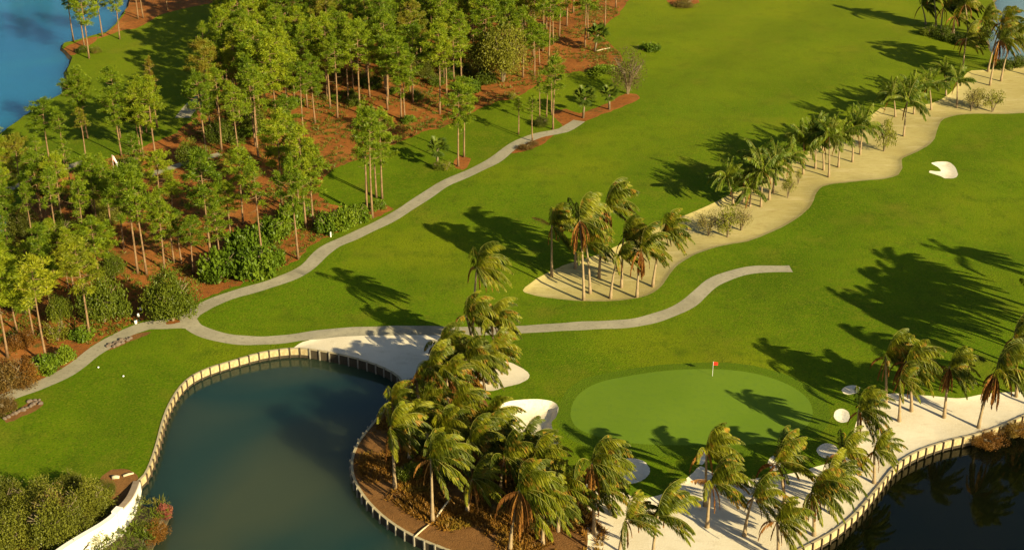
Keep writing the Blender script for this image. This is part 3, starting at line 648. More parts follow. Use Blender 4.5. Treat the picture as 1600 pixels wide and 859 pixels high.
def woody(i, n=5):
    if i in WOODY: return WOODY[i]
    r = random.Random(i); b = MB()
    for k in range(n):
        az = k * 6.28 / n + r.uniform(-.4, .4); e = Vector((math.cos(az) * .5, math.sin(az) * .5, r.uniform(.55, .85)))
        b.tube([(0, 0, 0), (e.x * .35, e.y * .35, e.z * .5), tuple(e)], [.055, .035, .01], 5)
        for q in range(3):
            a2 = az + r.uniform(-1, 1); s = e * r.uniform(.5, .8); b.tube([tuple(s), (s.x + math.cos(a2) * .35, s.y + math.sin(a2) * .35, s.z + r.uniform(.05, .3))], [.02, .005], 4, False)
    WOODY[i] = b.mesh('stems', M['wood_bark']); return WOODY[i]
def shrub(bx, by, w, h, key, label, group=None, name='shrub', v=0, z=None, cat='shrub', lift=0.0, deep=1.0):
    """w, h in metres; crown and stems; lift = clear trunk height"""
    p = on(bx, by)
    if z is not None: p = at(bx, by, z)
    t = empty(name, p, random.uniform(0, 6.28)); tag(t, label, cat, group)
    o = link('crown' if lift else 'foliage', bush_mesh(key, v), t, (0, 0, lift)); o.scale = (w / 2, w / 2 * deep, h - lift)
    o = link('trunk' if lift else 'stem', woody(v), t); o.scale = (w / 2.2, w / 2.2, h * .9)
    return t
def px_m(by): return (by + 691) * .891 / H                          # pixels per metre on the row by
def tree_px(bx, by, ty, wpx, key, label, **k):
    p = at(bx, by); h = height_for(p[1], ty); return shrub(bx, by, wpx / px_m(by), h, key, label, **k)

# ------------------------------------------------------------------ palms
GP = 'coconut palms on the brown point'
for a in [
    (738, 545, 745, 418, 'coconut palm highest on the point, its crown rising above the cart path beside the fairway', 4, 1.0),
    (742, 572, 728, 492, 'dark crowned coconut palm just below the topmost palm of the point', 3, .95),
    (775, 575, 766, 502, 'bright coconut palm leaning over the cart path right of the point top', 2, .95),
    (708, 590, 688, 535, 'coconut palm at the edge of the shaded pondside sand', 3, .85),
    (722, 605, 722, 560, 'pale trunked coconut palm with orange dead fronds in mid clump above the sand strip', 6, .85),
    (758, 622, 748, 560, 'coconut palm hanging over the left tip of the beige sand strip', 5, .9),
    (655, 640, 650, 590, 'brownish coconut palm at the inner corner of the pond seawall', 4, .8),
    (622, 680, 612, 628, 'coconut palm overhanging the dark pond water at the neck of the point', 3, .8),
    (668, 690, 663, 632, 'coconut palm behind the leftmost lit palm of the point', 3, .95),
    (718, 700, 710, 632, 'coconut palm with a rounded green mane left of the kidney bunker', 3, 1.0),
    (775, 705, 765, 652, 'coconut palm whose fronds reach over the left end of the kidney bunker', 3, .9),
    (617, 762, 611, 668, 'leftmost sunlit coconut palm of the point with a bare bent trunk', 4, .95),
    (676, 815, 673, 716, 'coconut palm with straight pale trunk and ragged crown near the seawall of the point', 2, 1.0),
    (735, 760, 735, 690, 'coconut palm in the middle of the point with dark shade beneath', 3, 1.0),
    (780, 790, 788, 712, 'coconut palm with a spiky crown below the kidney bunker', 3, 1.0),
    (842, 800, 835, 718, 'coconut palm at the lower end of the kidney bunker with yellow green mane', 3, .95),
    (797, 862, 812, 765, 'coconut palm with the long orange skirt of dead fronds at the bottom of the point', 12, 1.15),
    (848, 850, 850, 790, 'coconut palm half hidden right of the long orange skirt', 4, .9)]:
    palm(*a[:4], a[4], GP, 'coco', a[5], a[6])
for a in [
    (700, 650, 698, 590, 'coconut palm in the thick of the point, left of the sand strip', 4, .9), (690, 740, 690, 672, 'coconut palm standing behind the straight pale trunk palm of the point', 4, .9), (760, 740, 757, 680, 'coconut palm crowded in the middle of the point under taller crowns', 4, .95),
    (812, 770, 816, 700, 'coconut palm just left of the lower end of the kidney bunker', 4, .95), (872, 830, 876, 760, 'coconut palm at the lower right of the point beside the white sand', 4, .95), (640, 720, 640, 655, 'coconut palm right behind the leftmost sunlit palm of the point', 4, .85),
    (735, 640, 728, 560, 'coconut palm in the thick of the point, straight left of the beige sand strip', 4, .95), (700, 625, 694, 556, 'coconut palm in the thick of the point, nearest the pondside sand', 4, .95), (682, 645, 672, 572, 'coconut palm in the thick of the point above the inner seawall corner', 4, .95),
    (765, 600, 772, 545, 'low coconut palm at the left of the beige sand strip', 4, .8), (730, 800, 738, 748, 'low coconut palm in the dark shade between the pale trunk and the orange skirt', 4, .85)]:
    palm(*a[:4], a[4], GP, 'coco', a[5], a[6])
GI = 'coconut palms on the sand island by the cart path'
for a in [
    (862, 428, 862, 352, 'leftmost coconut palm of the sand island with one brown frond stuck out left', 3, .95, True),
    (912, 467, 906, 344, 'tallest coconut palm of the sand island, trunk standing at its lower left edge', 6, 1.05, False),
    (936, 432, 946, 322, 'coconut palm with a bare spear above its crown at the back of the sand island', 5, 1.15, False),
    (922, 455, 916, 382, 'low crowned coconut palm with a thick pale trunk in front of the tallest one', 3, .9, False),
    (954, 464, 966, 398, 'slim coconut palm leaning right in the middle of the sand island', 1, .8, False),
    (971, 448, 974, 372, 'dark crowned coconut palm behind the slim leaning one', 2, .95, False),
    (995, 465, 1002, 388, 'coconut palm with hanging brown fronds at the lower right of the sand island', 6, 1.0, False),
    (1020, 447, 1038, 362, 'rightmost coconut palm of the sand island leaning right with ragged fronds', 3, .95, False),
    (899, 416, 897, 352, 'coconut palm in the shade at the upper left edge of the sand island', 3, .9, False)]:
    palm(*a[:4], a[4], GI, 'coco', a[5], a[6], flag=a[7])
GB = 'coconut palms on the white sand beside the canal'
for a in [
    (928, 832, 925, 722, 'coconut palm with brown skirt where the brown point meets the white sand', 9, 1.0),
    (918, 790, 930, 765, 'short coconut palm with dark drooping fronds beside the brown skirted one', 2, .9),
    (965, 885, 978, 810, 'coconut palm cut by the bottom edge left of its bright neighbour', 3, .85),
    (1018, 890, 1028, 805, 'bright green coconut palm at the bottom edge on white sand', 2, 1.0),
    (1102, 787, 1104, 702, 'coconut palm with a high crown behind the one with the orange frond', 3, .95),
    (1105, 822, 1112, 752, 'coconut palm with one orange frond arching left on white sand', 2, 1.0),
    (1163, 836, 1178, 775, 'slender leaning coconut palm with a thin curved trunk on white sand', 1, .8),
    (1226, 785, 1214, 722, 'coconut palm with dark green mane in front of a small white bunker', 4, 1.0),
    (1216, 868, 1214, 812, 'coconut palm at the bottom edge with a drooping orange frond', 3, .85),
    (1272, 835, 1268, 768, 'coconut palm with orange dead fronds close to the canal wall', 5, 1.0),
    (1300, 800, 1296, 750, 'coconut palm bent over the canal wall right of the orange frond palm', 2, .9),
    (1322, 765, 1316, 706, 'coconut palm in front of the largest small bunker', 3, .85),
    (1366, 752, 1366, 702, 'small coconut palm beside the canal wall where it curves', 3, .75),
    (1338, 706, 1342, 640, 'round headed coconut palm beside the white bunker at the edge of the green', 4, .9),
    (1405, 657, 1407, 592, 'small round coconut palm with short trunk at the top of the white sand', 1, .7),
    (1384, 628, 1384, 556, 'dark coconut palm at the upper left corner of the white sand', 3, 1.0),
    (1424, 642, 1416, 564, 'bright coconut palm with orange skirt at the top edge of the white sand', 7, 1.0),
    (1475, 652, 1484, 572, 'coconut palm with orange beard of dead fronds alone on the white sand', 8, .85),
    (1529, 667, 1556, 580, 'coconut palm leaning right across the white sand with long orange skirt', 8, 1.1),
    (1588, 618, 1584, 526, 'tall coconut palm at the right edge behind the leaning one', 4, 1.0),
    (1620, 636, 1614, 560, 'coconut palm cut by the right edge above the canal wall', 5, .95)]:
    palm(*a[:4], a[4], GB, 'coco', a[5], a[6], flag=(a[0] == 1105))
for x, y, c, lab in [(1612, 580, 470, 'brown skirted coconut palm at the right edge beside the long shadows'), (1660, 545, 430, 'coconut palm just outside the right edge casting a long shadow'), (1700, 560, 440, 'outermost right coconut palm casting the upper long shadow'),
                     (1690, 510, 395, 'coconut palm right of the frame behind the brown skirted one'), (1740, 525, 400, 'coconut palm far right of the frame over the lawn'), (1645, 600, 495, 'coconut palm right of the frame at the sand corner'), (1760, 480, 370, 'uppermost coconut palm right of the frame'), (1675, 575, 460, 'coconut palm right of the frame between the brown skirted one and the canal'), (1720, 545, 425, 'coconut palm right of the frame behind the outermost one'), (1690, 585, 478, 'low coconut palm right of the frame above the canal'), (1735, 555, 450, 'low coconut palm right of the frame behind the low one'), (1665, 520, 415, 'coconut palm right of the frame in the middle of the shadow casting group'), (1640, 560, 450, 'coconut palm right of the frame next to the brown skirted one')]:
    palm(x, y, x + 8, c, lab, 'coconut palms at the right edge', 'coco', 7 if x == 1612 else 2, 1.1)
GF = 'palms at the far lake corner'
for a in [
    (1446, 40, 1440, 8, 'dark palm at the left end of the shaded far clump', 2, .9), (1470, 50, 1474, 12, 'shaded palm in the middle of the far dark clump', 3, 1.0), (1490, 56, 1492, 25, 'low palm in the shade of the far dark clump', 3, 1.0),
    (1462, 46, 1458, -14, 'tall palm at the back of the far dark clump', 2, 1.0), (1512, 58, 1508, 6, 'tall palm at the right of the far dark clump', 3, 1.0), (1504, 112, 1510, 60, 'sunlit palm with pale trunk below the far dark clump', 4, 1.0),
    (1530, 62, 1536, 30, 'dark bushy palm against the far water', 2, .9), (1544, 111, 1566, 36, 'palm leaning right with pale trunk in front of the far water', 6, 1.05), (1547, 132, 1562, 62, 'dark trunk palm leaning right over the upper sand', 8, 1.0),
    (1564, 126, 1582, 58, 'palm with slanting pale trunk at the upper right sand', 3, 1.0), (1604, 116, 1612, 52, 'palm cut by the right edge at the upper sand', 3, 1.0), (1622, 95, 1624, 40, 'palm beyond the right edge at the far water', 3, 1.0)]:
    palm(*a[:4], a[4], GF, 'coco', a[5], a[6])
GQ = 'queen palms along the waste sand'
for a in [
    (1146, 318, 1136, 276, 'queen palm at the lower end of the sand row with a bright head', .8), (1162, 312, 1170, 272, 'queen palm second up the row with orange crown base', .9), (1172, 320, 1174, 296, 'short queen palm with arching fronds low in the row', .85),
    (1189, 321, 1192, 268, 'queen palm with slim dark trunk fronting the lower row', .9), (1202, 311, 1206, 262, 'queen palm beside the red brown trunk', .85), (1208, 300, 1212, 250, 'queen palm with a red brown trunk in the row', .85),
    (1180, 300, 1186, 246, 'queen palm at the back of the lower row', .9), (1235, 284, 1234, 244, 'queen palm in the gap between the two halves of the row', .8), (1255, 271, 1256, 222, 'queen palm with dark head at the left of the middle row', .95),
    (1274, 262, 1274, 208, 'queen palm at the back of the middle row', .95), (1295, 276, 1296, 212, 'queen palm with a dark straight trunk standing farthest onto the sand', 1.0), (1287, 265, 1284, 220, 'queen palm hidden behind the dark straight trunk', .9),
    (1310, 261, 1314, 212, 'queen palm just right of the dark straight trunk', .9), (1332, 252, 1334, 196, 'queen palm with orange trunk at the right of the middle row', .95), (1344, 240, 1350, 196, 'queen palm with wide green head right of the orange trunk', .95),
    (1399, 181, 1396, 148, 'queen palm with low dark head at the upper row', .9), (1412, 212, 1418, 158, 'queen palm with a leaning orange trunk below the upper row', 1.05), (1428, 178, 1428, 140, 'queen palm with bright head in the upper row', .9),
    (1455, 171, 1452, 134, 'queen palm with drooping lime head at the upper bend', .95), (1495, 168, 1496, 126, 'queen palm with slim dark trunk at the upper bend of the sand', .85), (1478, 150, 1476, 112, 'queen palm shaded behind the upper bend', .8)]:
    palm(*a[:4], a[4], GQ, 'queen', 1, a[5] * 1.2, 22, r0=.15)

# small trees on the waste sand
for bx, by, ty, w, key, lab in [
    (1107, 366, 322, 46, 'twig', 'leafless multi stemmed small tree at the lower left of the sand row'), (1137, 368, 312, 54, 'lime', 'yellow green willowy small tree at the foot of the palm row'), (1158, 358, 318, 48, 'twig', 'thin twiggy small tree right of the willowy one'),
    (1231, 308, 270, 28, 'lime', 'spindly leaning sapling on the open sand below the row'), (1247, 287, 262, 16, 'lime', 'tiny sapling alone on the sand'), (1381, 235, 178, 42, 'lime', 'pale yellow small tree between middle and upper palm rows'),
    (1517, 173, 128, 36, 'twig', 'thin sandy coloured small tree at the upper bend'), (1527, 167, 134, 30, 'lime', 'small tree beside the thin sandy one'), (1551, 173, 136, 44, 'lime', 'low pale trunked small tree on the upper right sand')]:
    tree_px(bx, by, ty, w, key, lab, group='small trees on the waste sand', name='small_tree', cat='small tree', lift=1.2, v=bx % 3)

# ------------------------------------------------------------------ sabal palms
def fan_leaf(seed):
    r = np.random.default_rng(seed); V = []; el = R(r.uniform(-25, 75)); d = np.array([math.cos(el), 0, math.sin(el)]); s = np.array([0, 1, 0.]); u = np.cross(d, s)
    c = d * 1.0
    for k in range(15):
        a = R(-105 + 15 * k); e = unit(d * math.cos(a) + s * math.sin(a) + u * -.12 + np.array([0, 0, -.25]) * abs(a) / 2); l = r.uniform(.75, .95); w = .085
        sd_ = unit(np.cross(e, u)); m_ = c + e * l * .55; tip = c + e * l + np.array([0, 0, -.16])
        V.append([c, m_ + sd_ * w, tip, m_ - sd_ * w])
    b = MB(); b.tube([(0, 0, 0), tuple(d * .5 + np.array([0, 0, .04])), tuple(c)], [.02, .015, .012], 4, False)
    v = b.v + [tuple(q) for q in np.array(V).reshape(-1, 3)]; n0 = len(b.v)
    return mesh('fan_leaf', v, b.f + [(n0 + 4 * k, n0 + 4 * k + 1, n0 + 4 * k + 2, n0 + 4 * k + 3) for k in range(len(V))], M['sabal'])
FANS = [fan_leaf(k) for k in range(12)]
for bx, by, cx, cy, sz, lab in [(911, 184, 914, 152, 1.5, 'larger sabal palm with round fan leaved head on the straw bed'), (952, 171, 952, 148, 1.25, 'smaller sabal palm near the tip of the straw bed'), (929, 80, 934, 54, 1.6, 'shaded sabal palm at the edge of the fairway under pines'),
                                (683, 262, 684, 232, 1.35, 'sabal palm with a black trunk in the lawn clump above the cart path')]:
    B = on(bx, by); z = height_for(B[1], cy); X = x_for(B[1], z, cx); top = np.array([X, B[1], z]) - B
    t = empty('sabal_palm', B); tag(t, lab, 'palm tree', 'sabal palms by the wood')
    b = MB(); b.tube([(0, 0, 0), tuple(top * .5), tuple(top)], [.24, .2, .24], 8); link('trunk', b.mesh('sabal_trunk', M['wood_bark'], True), t)
    for k in range(26): o = link('fan_leaf', FANS[k % 12], t, top); o.rotation_euler = (0, 0, k * 2.399); o.scale = [sz * random.uniform(.85, 1.1)] * 3

# ------------------------------------------------------------------ pines that stand clear (base x, base y, top y, width, kind, label)
GLK, GLW, GMW, GE = 'pines on the lake lawn', 'pines in the lower left wood', 'pines with bare trunks on the orange straw', 'pines along the fairway edge of the wood'
LISTED = [
    (115, 65, -34, .9, 0, 'dark trunk pine farthest out at the lake point', GLK), (132, 73, -25, .7, 0, 'thin shaded pine on the lake point', GLK), (139, 91, -25, 1.0, 0, 'pine with bright orange trunk at the lake point', GLK), (160, 57, -30, .8, 0, 'slim pine behind the orange trunk by the water', GLK),
    (187, 61, -22, .8, 0, 'pine with orange trunk between lake point and far straw strip', GLK), (216, 31, -45, .9, 0, 'left one of the paired pines on the far straw strip', GLK), (224, 30, -50, .9, 0, 'right one of the paired pines on the far straw strip', GLK), (262, 17, -60, .8, 0, 'pine alone near the far end of the top straw strip', GLK),
    (325, 146, 38, .6, 0, 'lone slender pine with a small flat crown on the upper left lawn', GLK), (131, 216, 112, .8, 0, 'left pine of the close pair on the lake lawn', GLK), (137, 217, 110, .8, 0, 'right pine of the close pair on the lake lawn', GLK), (188, 216, 108, 1.0, 0, 'single pine between the close pair and the twin trunks', GLK),
    (222, 210, 122, 1.0, 0, 'left twin pine with pale trunk above the pin flag', GLK), (229, 208, 128, .9, 0, 'right twin pine with pale trunk above the pin flag', GLK), (246, 200, 95, .5, 2, 'broken brownish pine behind the twin trunks', GLK), (78, 254, 158, 1.1, 0, 'bushy pine nearest the lake shore on the lawn', GLK), (101, 262, 175, .8, 0, 'pine right of the bushy shore pine', GLK),
    (4, 304, 205, 1.0, 0, 'pine at the left edge beside the cart path', GLK), (134, 248, 172, .8, 2, 'pine with orange lower twigs by the pale path', GLK),
    (190, 244, 140, .9, 0, 'pine just right of the pin flag', GLK), (220, 241, 150, .7, 0, 'left thin pine before the red clearing', GLK), (224, 247, 135, .7, 0, 'right thin pine before the red clearing', GLK), (244, 249, 122, .9, 0, 'pine with level dead branches before the red clearing', GLK),
    (82, 337, 256, 1.2, 2, 'wide brown hung pine left of the pin clearing', GLW), (193, 389, 268, 1.0, 0, 'yellow tipped pine left on the orange slope', GLW), (215, 426, 262, 1.0, 0, 'pale straight pine above the round oak', GLW), (229, 428, 266, 1.0, 0, 'pine next to the pale straight one above the oak', GLW),
    (257, 421, 300, .7, 0, 'slim pine mid way on the orange slope', GMW), (272, 411, 322, .8, 0, 'pine with a black trunk on the orange slope', GMW), (284, 412, 330, .6, 0, 'thin pine beside the black trunk', GMW), (302, 427, 340, .9, 0, 'olive crowned pine low on the orange slope', GMW), (329, 398, 236, 1.1, 0, 'tall orange trunk pine left of the leafy shrubs', GMW),
    (345, 419, 318, .8, 0, 'pine rising out of the leafy shrubs beside the path', GMW), (360, 368, 290, .8, 0, 'short orange pine behind the leafy shrubs', GMW), (380, 351, 232, 1.15, 0, 'big crowned pine over the orange slope centre', GMW), (253, 332, 238, 1.0, 0, 'dark double trunk pine at the top of the orange slope', GMW),
    (270, 330, 292, 1.2, 0, 'dense green low pine at the top left of the orange slope', GMW), (440, 319, 178, 1.0, 0, 'tall pine with spotted trunk above the shrubs', GMW), (410, 402, 262, .9, 0, 'thin grey pine in front of the leafy shrub clump', GMW), (466, 405, 252, .75, 0, 'thin grey pine alone on the bare straw by the path', GMW),
    (467, 322, 210, .7, 0, 'back pine of the trio at the shrub end', GMW), (478, 354, 198, .8, 0, 'leaning orange pine of the trio at the shrub end', GMW), (490, 351, 222, 1.1, 0, 'stout orange pine at the left end of the path shrubs', GMW), (448, 246, 150, 1.0, 0, 'pine on red straw behind the spotted trunk', GMW),
    (573, 334, 165, .7, 0, 'left front pine of the four by the path', GE), (582, 339, 170, .8, 0, 'right front pine of the four by the path', GE), (588, 307, 182, .7, 0, 'left back pine of the four by the path', GE), (597, 309, 172, .8, 0, 'right back pine of the four by the path', GE), (574, 301, 230, .5, 0, 'shaded small pine behind the four by the path', GE),
    (716, 259, 128, .8, 0, 'left pine on the round straw patch by the path', GE), (725, 245, 134, .8, 0, 'right pine on the round straw patch by the path', GE), (627, 188, 62, 1.2, 0, 'left pine of the pale pair at the red straw', GE), (633, 189, 100, .8, 0, 'right pine of the pale pair at the red straw', GE), (645, 161, 40, 1.1, 0, 'bright pine behind the pale pair', GE),
    (687, 178, 36, 1.1, 0, 'tall pine with a very straight pale trunk at the red straw', GE), (724, 184, 122, 1.0, 0, 'yellowish young pine on the straw edge', GE), (712, 178, 48, 1.1, 0, 'dense green pine right of the straight pale trunk', GE), (607, 149, 70, .9, 0, 'pine with shaded trunk left of the bright pine', GE),
    (810, 208, 150, .7, 0, 'slim pine left at the cart path end', GE), (832, 219, 148, .5, 0, 'nearly bare pine pole at the cart path end', GE), (843, 183, 120, .5, 0, 'pole pine in the dark bush by the straw bed', GE), (854, 181, 122, .5, 0, 'thin pole pine right of the dark bush', GE), (862, 178, 92, .5, 0, 'back pole of the tall pair at the straw bed', GE),
    (864, 201, 88, .75, 0, 'tall front pine pole at the straw bed', GE), (817, 122, 15, 1.0, 0, 'pale trunk pine inside the fairway corner wood', GE), (835, 119, 35, .9, 0, 'orange trunk pine inside the fairway corner wood', GE), (857, 105, -20, 1.3, 0, 'largest pine of the fairway corner', GE), (843, 103, 40, 1.0, 0, 'pine beside the largest one of the fairway corner', GE),
    (914, 73, -30, .7, 0, 'black trunk pine at the fairway edge', GE), (919, 60, -30, .9, 0, 'pine behind the black trunk at the fairway edge', GE), (945, 42, -55, 1.0, 0, 'outermost pine on the upper fairway edge', GE), (962, 14, -80, 1.0, 0, 'pine nearest the top on the upper fairway edge', GE),
    (140, 526, 372, .9, 1, 'pine with a bright yellow head and long bare trunk', GLW), (12, 557, 392, 1.1, 0, 'pale trunk pine at the lower left edge', GLW), (27, 517, 420, 1.0, 0, 'pine second from the left edge of the wood', GLW), (52, 522, 425, 1.1, 0, 'pine in front of the black gap at lower left', GLW), (74, 568, 405, 1.1, 1, 'yellow green pine with a thick orange trunk above the path', GLW),
    (157, 445, 340, 1.1, 0, 'green pine between yellow head and round oak', GLW), (72, 452, 355, 1.1, 0, 'pine with bare branches behind the yellow green one', GLW), (20, 470, 380, 1.0, 0, 'bright bushy pine low at the left edge', GLW), (110, 470, 388, 1.0, 1, 'yellowish pine left of the yellow head', GLW)]
taken = []
for i, (bx, by, ty, w, k, lab, grp) in enumerate(LISTED):
    p = on(bx, by); h = min(max(height_for(p[1], ty), 5), 24); taken.append(p[:2])
    pine(p, h, (i * 7 + 3) % 10 if w > .6 else (5 if i % 2 else 9), w * 1.12 * 18 / h * (.55 + .45 * h / 18), lab, grp, ('pine', 'pine_yellow', 'pine_brown')[k])
GAPS = [np.array([at(*p)[:2] for p in L_]) for L_ in ([(150, 258), (212, 258), (218, 352), (150, 352)], [(575, 240), (575, 190), (650, 168), (700, 190), (640, 215)])]
def fill(poly_px, spacing, cap, hmin, hmax, label, group, browns=.12):
    poly = np.array([at(*p)[:2] for p in poly_px]); lo, hi = poly.min(0), poly.max(0); n = 0
    Q = rng.uniform(lo, hi, (6000, 2)); Q = Q[inside(Q, poly)]
    for q in Q:
        if n >= cap: break
        if any((q[0] - a[0]) ** 2 + (q[1] - a[1]) ** 2 < (spacing * (.75 if j < len(LISTED) else 1)) ** 2 for j, a in enumerate(taken)): continue
        if any(inside(q[None], w)[0] for w in PATHS + GAPS): continue
        taken.append(q); n += 1; h = random.uniform(hmin, hmax); r_ = random.random()
        kind = 'pine_brown' if r_ < browns else 'pine_yellow' if r_ > .97 else 'pine'
        look = {'pine': 'green', 'pine_brown': 'brown tinged', 'pine_yellow': 'yellow green'}[kind]
        if kind == 'pine': look = 'tall green' if h > (hmin + hmax) / 2 else 'shorter green'
        pine((q[0], q[1], gz(*q)), h, random.randrange(10), random.uniform(.85, 1.2), label.replace('green', look, 1), look + ' ' + group, kind)
fill([(388, -28), (372, 45), (420, 75), (560, 82), (700, 74), (800, 70), (900, 40), (930, -28)], 5.2, 90, 15, 21, 'green pine standing among many alike in the upper part of the wood', 'pines of the upper wood')
fill([(372, 45), (345, 130), (325, 200), (312, 262), (380, 270), (440, 225), (530, 196), (600, 182), (640, 165), (690, 152), (760, 122), (800, 108), (850, 86), (900, 40), (800, 70), (560, 82), (420, 75)], 4.5, 105, 13, 19, 'green pine packed among many alike in the dense middle of the wood', 'pines of the dense middle wood')
fill([(-40, 350), (20, 335), (110, 308), (180, 300), (238, 320), (205, 395), (150, 430), (100, 470), (85, 500), (0, 520), (-60, 480)], 4.6, 26, 9, 16, 'green pine standing crowded with others in the lower left wood', 'crowded pines of the lower left wood', .10)
for x, y in ((18, -72), (52, -78), (-30, -66), (95, -88)):
    p = on(x, y); pine(p, 19, x % 10, 1.1, 'pine on the far lake shore above the frame mirrored in the water', 'pines across the lake')

# other trees in and around the wood
tree_px(482, 78, 18, 34, 'rust', 'rust brown conical tree standing out of the upper green pines', name='cypress_tree', cat='tree', lift=1.5)
for bx, by, ty, w, lab in [(786, 128, 26, 92, 'wide olive brown half bare tree before the fairway corner pines'), (752, 122, 52, 60, 'olive brown half bare tree left of the wider one')]:
    tree_px(bx, by, ty, w, 'olive', lab, group='half bare trees in the wood', name='broadleaf_tree', cat='tree', lift=3, v=bx % 3)
tree_px(981, 146, 68, 74, 'bare', 'bare grey brown tree at the edge of the fairway', name='bare_tree', cat='tree', lift=1.8, v=2)
tree_px(163, 500, 418, 92, 'oak', 'round dense oak leftmost of the two beside the path bend', group='oaks at the path bend', name='oak_tree', cat='tree', lift=.8, v=0)
tree_px(270, 500, 418, 100, 'oak', 'dark round oak on the straw island at the path fork', group='oaks at the path bend', name='oak_tree', cat='tree', lift=1.4, v=1)
for bx, by, w, h, key, lab in [
    (345, 432, 5.5, 4.0, 'seagrape', 'large leaved shrub at the left of the path shrubs'), (398, 428, 6.0, 4.0, 'seagrape', 'large leaved shrub filling the bend above the straw'), (425, 415, 3.5, 2.6, 'seagrape', 'low large leaved shrub at the right foot of the bend clump'), (385, 395, 5.5, 3.8, 'seagrape', 'large leaved shrub behind the bend clump'), (425, 372, 5.0, 3.4, 'seagrape', 'large leaved shrub under the spotted pine'),
    (455, 352, 4.2, 3.2, 'seagrape', 'large leaved shrub at the pine trio'), (512, 360, 3.8, 2.9, 'seagrape', 'bushy shrub at the left end of the path hedge'), (535, 353, 4.0, 2.9, 'seagrape', 'bushy shrub in the middle of the path hedge'), (560, 342, 3.6, 2.5, 'seagrape', 'bushy shrub at the right end of the path hedge'), (592, 326, 2.8, 2.0, 'seagrape', 'small bright shrub at the feet of the four pines'),
    (475, 340, 3.4, 2.6, 'seagrape', 'dark leafy shrub behind the stout orange pine'), (698, 264, 3.0, 1.8, 'lime', 'bright low shrub beside the sabal palm with the black trunk'), (684, 264, 2.2, 1.8, 'dark', 'dark low shrub at the foot of the black trunked sabal palm'),
    (1017, 78, 4.8, 1.9, 'seagrape', 'low green shrub on the fairway edge beside the bare tree'), (946, 116, 7.0, 1.9, 'seagrape', 'flat green shrub on red straw left of the bare tree'), (1070, 10, 6.5, 2.0, 'brown', 'brown shrub alone on the upper fairway'), (846, 195, 3.8, 2.0, 'olive', 'dark twiggy bush at the pole pines'), (820, 232, 3.6, 1.0, 'brown', 'low brown planting beside the end of the path'), (832, 226, 3.0, .9, 'brown', 'low brown planting right of the path end bed'),
    (800, 155, 3.0, 1.6, 'lime', 'yellow green shrub at the red straw corner'), (760, 128, 6.5, 4.0, 'dark', 'dark green dense shrub below the olive brown tree'), (738, 142, 5.0, 3.0, 'seagrape', 'green shrub at the straw edge left of the dark one'), (640, 192, 3.0, 1.6, 'seagrape', 'green shrub at the foot of the pale pair'),
    (130, 81, 3.6, 2.0, 'dark', 'dark bush at the lake point under the pines'), (150, 82, 3.0, 1.6, 'olive', 'olive bush at the lake point'), (205, 262, 5.0, 2.6, 'dark', 'dark round bush beside the pin flag'), (140, 322, 7.0, 4.2, 'olive', 'dark olive bush below the pin clearing'), (172, 345, 6.5, 4.4, 'olive', 'dark olive bush in the shade right of the pin clearing'),
    (22, 281, 2.6, 1.5, 'dark', 'small dark bush on the left lawn'), (100, 562, 3.4, 2.2, 'seagrape', 'leafy shrub at the foot of the thick orange pine'), (68, 580, 4.4, 2.8, 'seagrape', 'leafy shrub next to the path at lower left'), (128, 528, 3.6, 2.2, 'seagrape', 'leafy shrub below the yellow headed pine'), (90, 530, 4.5, 3.6, 'lime', 'yellow green shrub under the yellow green pine'),
    (18, 610, 6.5, 4.4, 'brown', 'rust brown bush at the left edge below the path'), (40, 600, 5.0, 4.6, 'rust', 'reddish bush at the left edge behind the path'), (10, 645, 4.0, 2.6, 'brown', 'sandy brown bush at the left edge above the rocks'), (35, 540, 4.5, 2.6, 'rust', 'rusty undershrub between the left edge pines')]:
    k_ = 1.28 if key == 'seagrape' and 330 < bx < 570 else 1
    shrub(bx, by, w * k_, h * k_, key, lab, 'shrubs round the wood', v=bx % 3)
for bx, by, w, h, lab in [(88, 842, 8.5, 6.2, 'large olive brown shrub in the middle of the lower left thicket'), (30, 850, 8.0, 4.8, 'olive shrub at the lower left corner'), (140, 806, 6.5, 5.2, 'olive shrub nearest the white wall in the thicket'), (60, 800, 7.0, 4.6, 'brownish shrub at the top of the lower left thicket'), (112, 772, 4.6, 3.0, 'twiggy shrub on the lawn edge of the thicket'),
                          (8, 800, 6.0, 5.0, 'green shrub at the left edge of the thicket'), (140, 842, 4.5, 2.6, 'low shrub pressed against the straight white wall'), (165, 770, 3.0, 1.6, 'low brown shrub by the bleached logs')]:
    shrub(bx, by, w, h, 'olive', lab, 'shrubs of the lower left thicket', v=bx % 4)
shrub(226, 832, 3.2, 1.6, 'olive', 'green leafy shrub on the pond bank below the white wall', name='shrub', v=1, z=-1.05)
shrub(255, 806, 2.4, 1.7, 'pink', 'pink red flowering bush on the pond bank', name='flowering_bush', v=1, z=-1.05)
shrub(224, 874, 3.0, 1.3, 'olive', 'green shrub at the bottom edge below the iron emblem', v=2, z=-1.05)
shrub(244, 836, 4.2, 1.9, 'rust', 'orange brown shrub at the bottom edge of the pond bank', v=0, z=-1.05)
for bx, by, w, h, lab in [(1545, 690, 5.0, 1.3, 'dry fronds heaped against the canal wall'), (1590, 676, 4.5, 1.6, 'dry brush over the canal wall at the right edge')]:
    shrub(bx, by, w, h, 'rust', lab, 'dry brush on the canal wall', v=bx % 2, z=-.6)
